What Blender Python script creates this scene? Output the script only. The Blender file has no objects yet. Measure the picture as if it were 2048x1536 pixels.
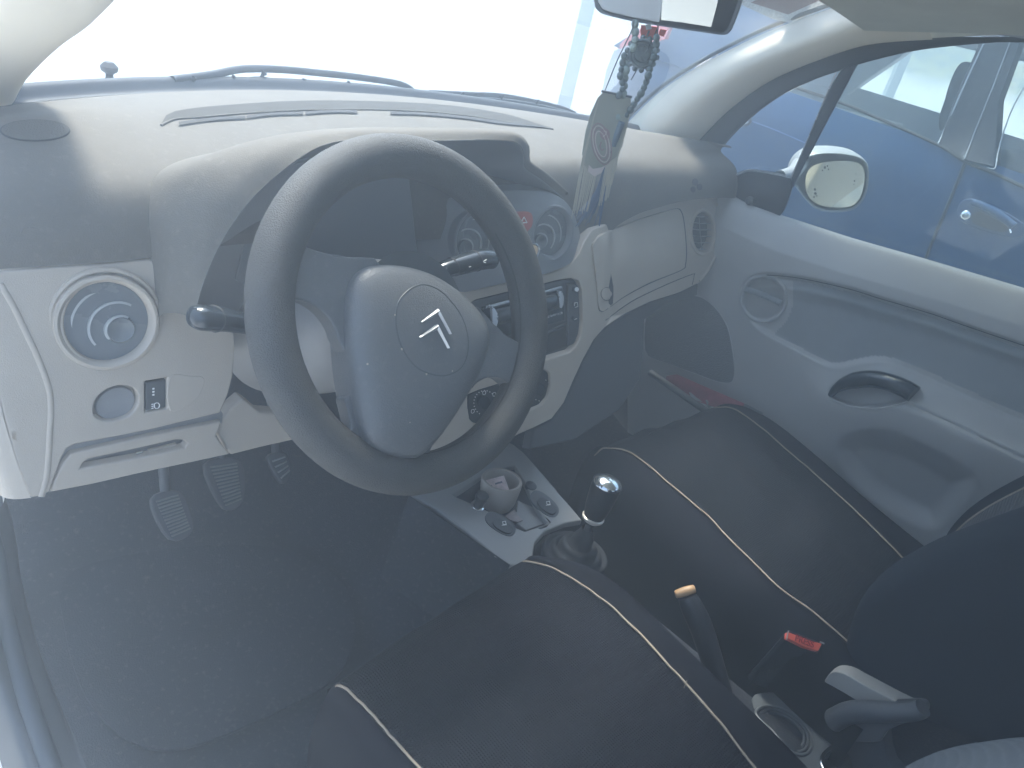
import bpy, bmesh, math, random
import numpy as np
from math import radians, sin, cos, pi
from mathutils import Vector, Matrix
from mathutils.bvhtree import BVHTree
from mathutils.geometry import delaunay_2d_cdt
random.seed(7)

# ------------------------------------------------------------------ camera
SC = bpy.context.scene
COL = SC.collection
CAM = Vector((-0.84854, -0.55977, 1.30597))
YAW, PITCH, ROLL, FPX = radians(49.970), radians(-27.9555), radians(14.0109), 1507.84
def _basis():
    f = Vector((sin(YAW)*cos(PITCH), cos(YAW)*cos(PITCH), sin(PITCH)))
    r = f.cross(Vector((0, 0, 1))).normalized(); u = r.cross(f)
    return cos(ROLL)*r + sin(ROLL)*u, -sin(ROLL)*r + cos(ROLL)*u, f
CR, CU, CF = _basis()
cd = bpy.data.cameras.new("camera"); cam = bpy.data.objects.new("camera", cd); COL.objects.link(cam)
cam.matrix_world = Matrix.Translation(CAM) @ Matrix((CR, CU, -CF)).transposed().to_4x4()
cd.sensor_width = 36.0; cd.lens = FPX/2048*36.0; cd.clip_start = 0.02; cd.clip_end = 500
SC.camera = cam

# ------------------------------------------------------------------ light
SUN_AZ, SUN_EL = radians(16), radians(60)          # azimuth from +Y (the nose of the car) towards +X
SUN_STRENGTH, SKY_STRENGTH, EXPOSURE = 2.9, 0.11, 2.35
HAZE_D, HAZE_G = 0.245, 0.70
w = bpy.data.worlds.new("World"); SC.world = w; w.use_nodes = True
nt = w.node_tree; bg = nt.nodes["Background"]
sky = nt.nodes.new("ShaderNodeTexSky"); sky.sky_type = 'NISHITA'; sky.sun_disc = False
sky.sun_elevation = SUN_EL; sky.sun_rotation = SUN_AZ; sky.air_density = 1.2; sky.dust_density = 1.0
nt.links.new(sky.outputs[0], bg.inputs[0]); bg.inputs[1].default_value = SKY_STRENGTH
sd = bpy.data.lights.new("sun", 'SUN'); so = bpy.data.objects.new("sun", sd); COL.objects.link(so)
sd.energy = SUN_STRENGTH; sd.angle = radians(12); sd.color = (1.0, 0.94, 0.86)
sdir = Vector((sin(SUN_AZ)*cos(SUN_EL), cos(SUN_AZ)*cos(SUN_EL), sin(SUN_EL)))
so.rotation_euler = sdir.to_track_quat('Z', 'Y').to_euler(); so.location = sdir*20
SC.view_settings.view_transform = 'Standard'; SC.view_settings.look = 'None'
SC.view_settings.exposure = EXPOSURE; SC.view_settings.gamma = 1.0
SC.cycles.use_denoising = True
SC.cycles.max_bounces = 8; SC.cycles.transparent_max_bounces = 16; SC.cycles.volume_bounces = 1
SC.cycles.sample_clamp_indirect = 6.0

# ------------------------------------------------------------------ pixel of the 2048 x 1536 photograph -> point
def ray(px, py): return CF + CR*((px-1024)/FPX) - CU*((py-768)/FPX)
def at_x(px, py, v): d = ray(px, py); return CAM + d*((v-CAM.x)/d.x)
def at_y(px, py, v): d = ray(px, py); return CAM + d*((v-CAM.y)/d.y)
def at_z(px, py, v): d = ray(px, py); return CAM + d*((v-CAM.z)/d.z)
def proj(P):
    d = Vector(P)-CAM; z = d.dot(CF); return (1024+FPX*d.dot(CR)/z, 768-FPX*d.dot(CU)/z)
def plane(o, n):
    o = Vector(o); n = Vector(n).normalized()
    def f(px, py, h=0.0):
        d = ray(px, py); return CAM + d*((o+n*h-CAM).dot(n)/d.dot(n))
    f.n = n; return f
def implicit(g, t0=0.3, t1=5.0):
    """surface g(P) = -h along the view ray; g < 0 in front of the surface, > 0 behind it"""
    def f(px, py, h=0.0):
        d = ray(px, py); t = t0; prev = t0
        while t < t1 and g(CAM+d*t) < -h: prev = t; t += 0.03
        a, b = prev, t
        for _ in range(20):
            m = (a+b)/2
            if g(CAM+d*m) < -h: a = m
            else: b = m
        return CAM+d*b
    return f

# ------------------------------------------------------------------ materials
MATS = {}
def mat(name, col, rough=0.5, metal=0.0, grain=0.0, gscale=900.0, vary=0.0, vscale=8.0, spec=0.5, coat=0.0, dust=0.0, weave=0.0, wscale=500.0, sheen=0.0):
    if name in MATS: return MATS[name]
    m = bpy.data.materials.new(name); m.use_nodes = True; MATS[name] = m
    t = m.node_tree; b = t.nodes["Principled BSDF"]; L = t.links.new
    c = (*col, 1.0)
    b.inputs["Base Color"].default_value = c; b.inputs["Roughness"].default_value = rough
    b.inputs["Metallic"].default_value = metal; b.inputs["Specular IOR Level"].default_value = spec
    b.inputs["Coat Weight"].default_value = coat; b.inputs["Sheen Weight"].default_value = sheen
    tc = t.nodes.new("ShaderNodeTexCoord")
    if vary or dust:
        n = t.nodes.new("ShaderNodeTexNoise"); n.inputs["Scale"].default_value = vscale; n.inputs["Detail"].default_value = 6; n.inputs["Roughness"].default_value = 0.65
        L(tc.outputs["Object"], n.inputs["Vector"])
        r = t.nodes.new("ShaderNodeMapRange"); r.inputs[1].default_value = 0.3; r.inputs[2].default_value = 0.7
        r.inputs[3].default_value = 1.0-vary; r.inputs[4].default_value = 1.0+vary
        L(n.outputs["Fac"], r.inputs[0])
        mx = t.nodes.new("ShaderNodeMix"); mx.data_type = 'RGBA'; mx.blend_type = 'MULTIPLY'; mx.inputs[0].default_value = 1.0
        mx.inputs["A"].default_value = c; L(r.outputs[0], mx.inputs["B"])
        out = mx.outputs["Result"]
        if dust:
            n2 = t.nodes.new("ShaderNodeTexNoise"); n2.inputs["Scale"].default_value = 140; n2.inputs["Detail"].default_value = 8
            L(tc.outputs["Object"], n2.inputs["Vector"])
            r2 = t.nodes.new("ShaderNodeMapRange"); r2.inputs[1].default_value = 0.56; r2.inputs[2].default_value = 0.78; r2.inputs[4].default_value = dust
            L(n2.outputs["Fac"], r2.inputs[0])
            m2 = t.nodes.new("ShaderNodeMix"); m2.data_type = 'RGBA'; L(r2.outputs[0], m2.inputs[0]); L(out, m2.inputs["A"])
            m2.inputs["B"].default_value = (0.42, 0.39, 0.34, 1); out = m2.outputs["Result"]
        L(out, b.inputs["Base Color"])
        rr = t.nodes.new("ShaderNodeMapRange"); rr.inputs[3].default_value = max(0.03, rough-0.08); rr.inputs[4].default_value = min(1, rough+0.08)
        L(n.outputs["Fac"], rr.inputs[0]); L(rr.outputs[0], b.inputs["Roughness"])
    h = None
    if grain:
        v = t.nodes.new("ShaderNodeTexVoronoi"); v.inputs["Scale"].default_value = gscale
        L(tc.outputs["Object"], v.inputs["Vector"]); h = v.outputs["Distance"]
        bp = t.nodes.new("ShaderNodeBump"); bp.inputs["Strength"].default_value = grain; bp.inputs["Distance"].default_value = 0.0006
        L(h, bp.inputs["Height"]); L(bp.outputs[0], b.inputs["Normal"])
    if weave:
        wv = []
        for ax in ((1, 0, 0), (0, 1, 0)):
            w_ = t.nodes.new("ShaderNodeTexWave"); w_.inputs["Scale"].default_value = wscale
            w_.bands_direction = 'X' if ax[0] else 'Y'; w_.inputs["Distortion"].default_value = 0.6; w_.inputs["Detail"].default_value = 1
            L(tc.outputs["Object"], w_.inputs["Vector"]); wv.append(w_)
        ml = t.nodes.new("ShaderNodeMath"); ml.operation = 'MULTIPLY'
        L(wv[0].outputs["Fac"], ml.inputs[0]); L(wv[1].outputs["Fac"], ml.inputs[1])
        bp = t.nodes.new("ShaderNodeBump"); bp.inputs["Strength"].default_value = weave; bp.inputs["Distance"].default_value = 0.0022
        nn = t.nodes.new("ShaderNodeTexNoise"); nn.inputs["Scale"].default_value = 14; nn.inputs["Detail"].default_value = 3
        L(tc.outputs["Object"], nn.inputs["Vector"])
        bp2 = t.nodes.new("ShaderNodeBump"); bp2.inputs["Strength"].default_value = 0.5; bp2.inputs["Distance"].default_value = 0.012
        L(nn.outputs["Fac"], bp2.inputs["Height"]); L(bp2.outputs[0], bp.inputs["Normal"])
        L(ml.outputs[0], bp.inputs["Height"]); L(bp.outputs[0], b.inputs["Normal"])
    return m
def glass(name, tint=(0.93, 0.97, 0.96), refl=0.08, dirt=0.0):
    m = bpy.data.materials.new(name); m.use_nodes = True; t = m.node_tree; t.nodes.clear(); L = t.links.new
    o = t.nodes.new("ShaderNodeOutputMaterial"); tr = t.nodes.new("ShaderNodeBsdfTransparent"); tr.inputs[0].default_value = (*tint, 1)
    g = t.nodes.new("ShaderNodeBsdfGlossy"); g.inputs["Roughness"].default_value = 0.02
    f = t.nodes.new("ShaderNodeFresnel"); f.inputs[0].default_value = 1.45
    mx = t.nodes.new("ShaderNodeMixShader"); mu = t.nodes.new("ShaderNodeMath"); mu.operation = 'MULTIPLY'; mu.inputs[1].default_value = refl/0.04*0.5
    L(f.outputs[0], mu.inputs[0]); L(mu.outputs[0], mx.inputs[0]); L(tr.outputs[0], mx.inputs[1]); L(g.outputs[0], mx.inputs[2])
    last = mx
    if dirt:
        df = t.nodes.new("ShaderNodeBsdfTranslucent"); df.inputs[0].default_value = (0.6, 0.62, 0.58, 1)
        tc = t.nodes.new("ShaderNodeTexCoord"); n = t.nodes.new("ShaderNodeTexNoise"); n.inputs["Scale"].default_value = 5; n.inputs["Detail"].default_value = 7
        mp = t.nodes.new("ShaderNodeMapping"); mp.inputs["Scale"].default_value = (1, 1.6, 0.5)
        L(tc.outputs["Object"], mp.inputs[0]); L(mp.outputs[0], n.inputs["Vector"])
        r = t.nodes.new("ShaderNodeMapRange"); r.inputs[1].default_value = 0.35; r.inputs[2].default_value = 0.75; r.inputs[4].default_value = dirt
        L(n.outputs["Fac"], r.inputs[0]); m2 = t.nodes.new("ShaderNodeMixShader")
        L(r.outputs[0], m2.inputs[0]); L(mx.outputs[0], m2.inputs[1]); L(df.outputs[0], m2.inputs[2]); last = m2
    L(last.outputs[0], o.inputs[0]); MATS[name] = m; return m

M_PAD   = mat("dash_pad_grained_grey", (0.130, 0.119, 0.102), 0.75, spec=0.25, grain=0.35, gscale=700, vary=0.10, vscale=14, dust=0.10)
M_PADD  = mat("dash_pad_glare_lifted", (0.21, 0.21, 0.21), 0.5, grain=0.3, gscale=800, vary=0.06)  # pad plastic lightened to stand for glare in hood cavity and wheel gaps
M_POD   = mat("vent_pod_satin_grey", (0.19, 0.20, 0.21), 0.38, grain=0.08, gscale=1200, vary=0.05)
M_BEIGE = mat("beige_plastic", (0.42, 0.36, 0.29), 0.5, grain=0.25, gscale=900, vary=0.05, dust=0.05)
M_BEIGE2= mat("beige_plastic_smooth", (0.43, 0.37, 0.30), 0.42, vary=0.04)
M_DOOR  = mat("door_grey_plastic", (0.40, 0.39, 0.37), 0.5, grain=0.25, gscale=900, vary=0.05, dust=0.04)
M_DFAB  = mat("door_grey_fabric", (0.26, 0.27, 0.27), 0.9, grain=0.4, gscale=1500, vary=0.10, vscale=10, sheen=0.3)
M_BLACK = mat("black_plastic", (0.012, 0.014, 0.018), 0.42, vary=0.06, grain=0.1)
M_GLOSS = mat("gloss_black_plastic", (0.018, 0.024, 0.030), 0.16, vary=0.05)
M_DARK  = mat("dark_grey_plastic", (0.05, 0.055, 0.06), 0.5, vary=0.08, grain=0.1)
M_SEAM  = mat("seam_shadow_gap_rubber", (0.02, 0.02, 0.022), 0.8)
M_WHEEL = mat("wheel_leather", (0.052, 0.052, 0.050), 0.66, grain=0.9, gscale=750, vary=0.10, vscale=20)
M_HUB   = mat("wheel_hub_plastic", (0.115, 0.118, 0.12), 0.42, grain=0.45, gscale=650, vary=0.05, dust=0.10)
M_CHROME= mat("chrome", (0.82, 0.83, 0.85), 0.12, metal=1.0)
M_SILVER= mat("silver_plastic", (0.50, 0.51, 0.52), 0.28, metal=0.7, vary=0.05)
M_SEAT  = mat("seat_ribbed_cloth", (0.009, 0.011, 0.015), 0.95, weave=0.9, wscale=95, vary=0.18, vscale=6, spec=0.10)
M_BOLST = mat("seat_bolster_leatherette", (0.003, 0.004, 0.008), 0.85, grain=0.2, gscale=900, vary=0.1, spec=0.12)
M_PIPE  = mat("beige_piping", (0.27, 0.215, 0.155), 0.7, vary=0.12, vscale=60)
M_CARPET= mat("floor_carpet", (0.012, 0.016, 0.024), 0.95, grain=1.0, gscale=500, vary=0.35, vscale=9, dust=0.15)
M_CREAM = mat("pillar_trim_cream", (0.76, 0.69, 0.56), 0.7, grain=0.15, gscale=1200, vary=0.04)
M_ROOF  = mat("headliner_fabric", (0.60, 0.60, 0.52), 0.95, grain=0.3, gscale=900, vary=0.08)
M_RUBBER= mat("door_seal_rubber", (0.035, 0.045, 0.055), 0.6, vary=0.08)
M_PAINT = mat("car_body_paint_silver", (0.45, 0.46, 0.46), 0.35, vary=0.03, coat=0.5)
M_BLUE  = mat("blue_car_paint", (0.0003, 0.042, 0.120), 0.3, vary=0.12, vscale=3, coat=0.2, spec=0.3, dust=0.05)
M_RED   = mat("red_plastic", (0.80, 0.13, 0.08), 0.35, vary=0.05)
M_HAZ   = mat("hazard_red_plastic", (0.42, 0.12, 0.09), 0.4)
M_WHITE = mat("white_print", (0.8, 0.8, 0.78), 0.5)
M_TAN   = mat("tan_plastic", (0.55, 0.32, 0.15), 0.4, vary=0.1, vscale=60)
G_CLEAR = glass("window_glass", dirt=0.0)
G_DIRTY = glass("dusty_side_glass", tint=(0.86, 0.92, 0.90), refl=0.06, dirt=0.03)
G_WIND  = glass("windscreen_glass", refl=0.02, dirt=0.012)

# ------------------------------------------------------------------ mesh helpers
def wpos(o):
    p = Vector((0, 0, 0))
    while o is not None: p += o.location; o = o.parent
    return p
def tag(o, label=None, cat=None, group=None, kind=None):
    for k, v in (("label", label), ("category", cat), ("group", group), ("kind", kind)):
        if v: o[k] = v
    return o
def thing(name, loc, label, cat, group=None):
    o = bpy.data.objects.new(name, None); o.empty_display_size = 0.05; COL.objects.link(o); o.location = loc
    return tag(o, label, cat, group)
def mesh(name, verts, faces, m, parent=None, smooth=True, bevel=0.0, seg=2, angle=35, sharp=45, sub=0, origin=None, base=None):
    me = bpy.data.meshes.new(name)
    if parent is not None: org = wpos(parent)
    elif origin is not None: org = Vector(origin)
    elif base:
        a = np.array([tuple(v) for v in verts]); org = Vector(((a[:,0].min()+a[:,0].max())/2, (a[:,1].min()+a[:,1].max())/2, a[:,2].min()))
    else: org = Vector((0, 0, 0))
    me.from_pydata([tuple(Vector(v)-org) for v in verts], [], [tuple(f) for f in faces])
    bm = bmesh.new(); bm.from_mesh(me); bmesh.ops.recalc_face_normals(bm, faces=bm.faces); bm.to_mesh(me); bm.free()
    if smooth:
        me.polygons.foreach_set("use_smooth", [True]*len(me.polygons))
        if not bevel and not sub: me.set_sharp_from_angle(angle=radians(sharp))
    me.materials.append(m)
    o = bpy.data.objects.new(name, me); COL.objects.link(o)
    if parent is not None: o.parent = parent
    else: o.location = org
    if bevel:
        b = o.modifiers.new("b", 'BEVEL'); b.width = bevel; b.segments = seg; b.limit_method = 'ANGLE'; b.angle_limit = radians(angle); b.harden_normals = smooth
    if sub:
        s = o.modifiers.new("s", 'SUBSURF'); s.levels = sub; s.render_levels = sub
    return o
def cr(pts, n=8, closed=False):
    """Catmull-Rom through the points"""
    P = [Vector(p) for p in pts]; out = []; N = len(P)
    rng = range(N if closed else N-1)
    for i in rng:
        if closed: a, b, c, d = P[(i-1) % N], P[i], P[(i+1) % N], P[(i+2) % N]
        else: a, b, c, d = P[max(i-1, 0)], P[i], P[i+1], P[min(i+2, N-1)]
        for k in range(n):
            t = k/n
            out.append(0.5*((2*b) + (c-a)*t + (2*a-5*b+4*c-d)*t*t + (3*b-a-3*c+d)*t**3))
    if not closed: out.append(P[-1].copy())
    return out
def resample(P, n, closed=False):
    P = [Vector(p) for p in P]
    if closed: P = P+[P[0]]
    d = [0.0]
    for a, b in zip(P, P[1:]): d.append(d[-1]+(b-a).length)
    out = []; j = 0; T = d[-1]; m = n if closed else n-1
    for k in range(n):
        s = T*k/m
        while j < len(d)-2 and d[j+1] < s: j += 1
        u = (s-d[j])/max(1e-9, d[j+1]-d[j]); out.append(P[j].lerp(P[j+1], min(1, max(0, u))))
    return out
def c2(pts, n=6, closed=False): return [(p.x, p.y) for p in cr([(x, y, 0) for x, y in pts], n, closed)]
def grid_faces(nr, nc, wrap=False):
    F = []
    for i in range(nr-1):
        for j in range(nc if wrap else nc-1):
            F.append((i*nc+j, i*nc+(j+1) % nc, (i+1)*nc+(j+1) % nc, (i+1)*nc+j))
    return F
def loft(name, rows, m, parent=None, nu=6, nv=40, thick=None, smooth_rows=True, **kw):
    """rows of 3-D control points -> smooth sheet (nv columns); thick = vector for a second skin"""
    R = [resample(cr(r, 8) if len(r) > 2 else r, nv) for r in rows]
    if smooth_rows and len(R) > 2:
        cols = [cr([R[i][j] for i in range(len(R))], nu) for j in range(nv)]
        R = [[cols[j][i] for j in range(nv)] for i in range(len(cols[0]))]
    nr = len(R); V = [p for r in R for p in r]; F = grid_faces(nr, nv)
    if thick is not None:
        T = Vector(thick); n0 = len(V); V = V+[p+T for p in V]
        F = F+[tuple(reversed([a+n0 for a in f])) for f in F]
        edge = [j for j in range(nv)]+[i*nv+nv-1 for i in range(1, nr)]+[(nr-1)*nv+j for j in range(nv-2, -1, -1)]+[i*nv for i in range(nr-2, 0, -1)]
        for a, b in zip(edge, edge[1:]+edge[:1]): F.append((b, a, a+n0, b+n0))
    return mesh(name, V, F, m, parent, **kw)
def tube(name, path, r, m, parent=None, seg=10, closed=False, smooth_n=0, flat=None, cap=True, build=True, **kw):
    P = [Vector(p) for p in path]
    if smooth_n: P = cr(P, smooth_n, closed)
    n = len(P); rad = r if callable(r) else (lambda t: r)
    V, F = [], []; up = None
    for i, p in enumerate(P):
        a = P[(i-1) % n] if (closed or i > 0) else p; b = P[(i+1) % n] if (closed or i < n-1) else p
        t = (b-a).normalized() if (b-a).length > 1e-9 else Vector((0, 0, 1))
        if up is None:
            up = Vector((0, 0, 1)) if abs(t.z) < 0.9 else Vector((1, 0, 0))
        s = t.cross(up).normalized(); up = s.cross(t).normalized()
        rr = rad(i/(n-1) if n > 1 else 0); rx, ry = (rr if isinstance(rr, tuple) else (rr, rr))
        if flat: ry = rx*flat
        for k in range(seg):
            q = 2*pi*k/seg; V.append(p+s*(cos(q)*rx)+up*(sin(q)*ry))
    F = grid_faces(n+1 if closed else n, seg, True)
    if closed: F = [tuple(x % (n*seg) for x in f) for f in F]
    elif cap: F += [tuple(range(seg)), tuple((n-1)*seg+k for k in range(seg))]
    if not build: return V, F
    return mesh(name, V, F, m, parent, **kw)
def frame(n):
    n = Vector(n).normalized(); a = Vector((0, 0, 1)) if abs(n.z) < 0.9 else Vector((0, 1, 0))
    u = a.cross(n).normalized(); return u, n.cross(u), n
def lathe(name, o, n, prof, m, parent=None, seg=40, ell=1.0, uv=None, **kw):
    """prof = [(radius, height along n)]"""
    u, v, n = uv if uv else frame(n); o = Vector(o); V = []
    for r, h in prof:
        for k in range(seg):
            q = 2*pi*k/seg; V.append(o+u*(cos(q)*r)+v*(sin(q)*r*ell)+n*h)
    F = grid_faces(len(prof), seg, True)
    F.append(tuple(range(seg))); F.append(tuple((len(prof)-1)*seg+k for k in range(seg)))
    return mesh(name, V, F, m, parent, **kw)
def prism(name, pts, back, m, parent=None, **kw):
    P = [Vector(p) for p in pts]; n = len(P); b = Vector(back)
    V = P+[p+b for p in P]; F = [tuple(range(n)), tuple(reversed(range(n, 2*n)))]+[(i, (i+1) % n, (i+1) % n+n, i+n) for i in range(n)]
    return mesh(name, V, F, m, parent, **kw)
def puff(name, pts, centre, n, prof, m, parent=None, back=0.0, **kw):
    """closed outline pulled to its centre in rings: prof = [(scale, height)]"""
    P = [Vector(p) for p in pts]; c = Vector(centre); n = Vector(n); N = len(P); V = []
    if back: V += [p-n*back for p in P]
    for s, h in prof:
        V += [c+(p-c)*s+n*h for p in P]
    nr = len(prof)+(1 if back else 0); F = grid_faces(nr, N, True)
    V.append(c+n*prof[-1][1]); k = len(V)-1; F += [((nr-1)*N+i, (nr-1)*N+(i+1) % N, k) for i in range(N)]
    if back: F.append(tuple(range(N)))
    return mesh(name, V, F, m, parent, **kw)
def patch(name, outline, surf, m, parent=None, step=14, back=(0, 0.008, 0), h=0.0, holes=(), bevel=0.0015, build=True, relief=None, **kw):
    """trimmed piece of a curved surface: 2-D outline in the picture, laid on surf, given thickness"""
    O = [Vector(p) for p in outline]; xs = [p[0] for p in O]; ys = [p[1] for p in O]
    def inside(x, y, poly):
        c = False; j = len(poly)-1
        for i in range(len(poly)):
            xi, yi = poly[i][0], poly[i][1]; xj, yj = poly[j][0], poly[j][1]
            if (yi > y) != (yj > y) and x < (xj-xi)*(y-yi)/(yj-yi)+xi: c = not c
            j = i
        return c
    def near(x, y, poly, d):
        for i in range(len(poly)):
            a = Vector(poly[i][:2]); b = Vector(poly[(i+1) % len(poly)][:2]); ab = b-a; l = ab.length_squared
            t = 0 if l == 0 else max(0, min(1, (Vector((x, y))-a).dot(ab)/l))
            if (a+ab*t-Vector((x, y))).length < d: return True
        return False
    pts = [Vector((p[0], p[1])) for p in O]; edges = [(i, (i+1) % len(O)) for i in range(len(O))]
    allp = [list(O)]
    for H in holes:
        k = len(pts); pts += [Vector((p[0], p[1])) for p in H]; edges += [(k+i, k+(i+1) % len(H)) for i in range(len(H))]; allp.append(H)
    y = min(ys)+step/2
    while y < max(ys):
        x = min(xs)+step/2
        while x < max(xs):
            if inside(x, y, O) and not any(inside(x, y, H) for H in holes) and not any(near(x, y, q, step*0.45) for q in allp): pts.append(Vector((x, y)))
            x += step
        y += step
    vs, es, fs, _, _, _ = delaunay_2d_cdt(pts, edges, [], 0, 1e-6)
    ff = []
    for f in fs:
        cx = sum(vs[i].x for i in f)/len(f); cy = sum(vs[i].y for i in f)/len(f)
        if inside(cx, cy, O) and not any(inside(cx, cy, H) for H in holes): ff.append(tuple(f))
    V = [surf(p.x, p.y, h+(relief(p.x, p.y) if relief else 0)) for p in vs]
    n0 = len(V); B = Vector(back); cnt = {}
    for f in ff:
        for a, b in zip(f, f[1:]+f[:1]): cnt.setdefault(frozenset((a, b)), []).append((a, b))
    F = list(ff)+[tuple(reversed([i+n0 for i in f])) for f in ff]
    for k, l in cnt.items():
        if len(l) == 1: a, b = l[0]; F.append((b, a, a+n0, b+n0))
    V = V+[p+B for p in V]
    used = sorted({i for f in F for i in f}); mp = {u: i for i, u in enumerate(used)}
    V = [V[u] for u in used]; F = [tuple(mp[i] for i in f) for f in F]
    if not build: return V, F
    return mesh(name, V, F, m, parent, bevel=bevel, **kw)
def hit_on(obj):
    me = obj.data; org = wpos(obj)
    b = BVHTree.FromPolygons([v.co+org for v in me.vertices], [tuple(p.vertices) for p in me.polygons])
    def f(px, py, h=0.0):
        d = ray(px, py).normalized(); l, n, i, t = b.ray_cast(CAM, d)
        if l is None: # nearest point if the ray misses
            l, n, i, t = b.find_nearest(CAM+d*1.0)
        if n.dot(d) > 0: n = -n
        f.n = n; return l+n*h
    f.n = Vector((0, -1, 0)); return f
def line_on(name, pxs, surf, r, m, parent, h=0.0, n=5, closed=False, seg=6, **kw):
    pp = c2(pxs, n, closed) if len(pxs) > 2 else pxs
    return tube(name, [surf(x, y, h) for x, y in pp], r, m, parent, seg=seg, closed=closed, **kw)
def join_geo(lst):
    V, F = [], []
    for v, f in lst:
        k = len(V); V += v; F += [tuple(i+k for i in q) for q in f]
    return V, F
def box_geo(c, u, v, n, a, b, t):
    c = Vector(c); V = [c+u*(x*a/2)+v*(y*b/2)+n*(z*t/2) for z in (-1, 1) for y in (-1, 1) for x in (-1, 1)]
    return V, [(0, 1, 3, 2), (4, 6, 7, 5), (0, 4, 5, 1), (2, 3, 7, 6), (0, 2, 6, 4), (1, 5, 7, 3)]
def text_mesh(name, s, size, o, u, v, m, parent, depth=0.0006):
    c = bpy.data.curves.new(name, 'FONT'); c.body = s; c.size = size; c.extrude = depth; c.align_x = 'CENTER'; c.align_y = 'CENTER'
    t = bpy.data.objects.new(name, c); COL.objects.link(t)
    bpy.context.view_layer.update()
    me = bpy.data.meshes.new_from_object(t.evaluated_get(bpy.context.evaluated_depsgraph_get()))
    bpy.data.objects.remove(t); me.materials.clear(); me.materials.append(m)
    u = Vector(u).normalized(); v = Vector(v).normalized(); n = u.cross(v)
    org = wpos(parent) if parent else Vector((0, 0, 0))
    for q in me.vertices: q.co = Vector(o)+u*q.co.x+v*q.co.y+n*q.co.z-org
    ob = bpy.data.objects.new(name, me); COL.objects.link(ob); ob.parent = parent; return ob
# ================================================================== ground outside
def ground_mat():
    m = bpy.data.materials.new("pale_gravel_and_dry_grass"); m.use_nodes = True; t = m.node_tree; b = t.nodes["Principled BSDF"]; L = t.links.new
    tc = t.nodes.new("ShaderNodeTexCoord"); sp = t.nodes.new("ShaderNodeSeparateXYZ"); L(tc.outputs["Object"], sp.inputs[0])
    n = t.nodes.new("ShaderNodeTexNoise"); n.inputs["Scale"].default_value = 0.35; n.inputs["Detail"].default_value = 9; L(tc.outputs["Object"], n.inputs["Vector"])
    n2 = t.nodes.new("ShaderNodeTexNoise"); n2.inputs["Scale"].default_value = 30; n2.inputs["Detail"].default_value = 6; L(tc.outputs["Object"], n2.inputs["Vector"])
    # dry grass beyond the gravel strip: distance along (X + 0.55 Y)
    ma = t.nodes.new("ShaderNodeMath"); ma.operation = 'MULTIPLY_ADD'; ma.inputs[1].default_value = 0.45; L(sp.outputs[1], ma.inputs[0]); L(sp.outputs[0], ma.inputs[2])
    mb = t.nodes.new("ShaderNodeMath"); mb.operation = 'MULTIPLY_ADD'; mb.inputs[1].default_value = 5.0; L(n.outputs[0], mb.inputs[0]); L(ma.outputs[0], mb.inputs[2])
    r = t.nodes.new("ShaderNodeMapRange"); r.inputs[1].default_value = 15.5; r.inputs[2].default_value = 18.0; L(mb.outputs[0], r.inputs[0])
    c1 = t.nodes.new("ShaderNodeValToRGB"); c1.color_ramp.elements[0].color = (0.66, 0.64, 0.58, 1); c1.color_ramp.elements[1].color = (0.80, 0.79, 0.74, 1); L(n2.outputs[0], c1.inputs[0])
    c2_ = t.nodes.new("ShaderNodeValToRGB"); c2_.color_ramp.elements[0].color = (0.20, 0.22, 0.07, 1); c2_.color_ramp.elements[1].color = (0.55, 0.50, 0.24, 1); L(n2.outputs[0], c2_.inputs[0])
    mx = t.nodes.new("ShaderNodeMix"); mx.data_type = 'RGBA'; L(r.outputs[0], mx.inputs[0]); L(c1.outputs[0], mx.inputs["A"]); L(c2_.outputs[0], mx.inputs["B"])
    L(mx.outputs["Result"], b.inputs["Base Color"]); b.inputs["Roughness"].default_value = 0.95
    bp = t.nodes.new("ShaderNodeBump"); bp.inputs["Strength"].default_value = 0.5; bp.inputs["Distance"].default_value = 0.02; L(n2.outputs[0], bp.inputs["Height"]); L(bp.outputs[0], b.inputs["Normal"])
    return m
G = 400
tag(mesh("ground", [(-G, -G, 0), (G, -G, 0), (G, G, 0), (-G, G, 0)], [(0, 1, 2, 3)], ground_mat(), smooth=False), "bright pale gravel with dry grass further off", kind='structure')
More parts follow.
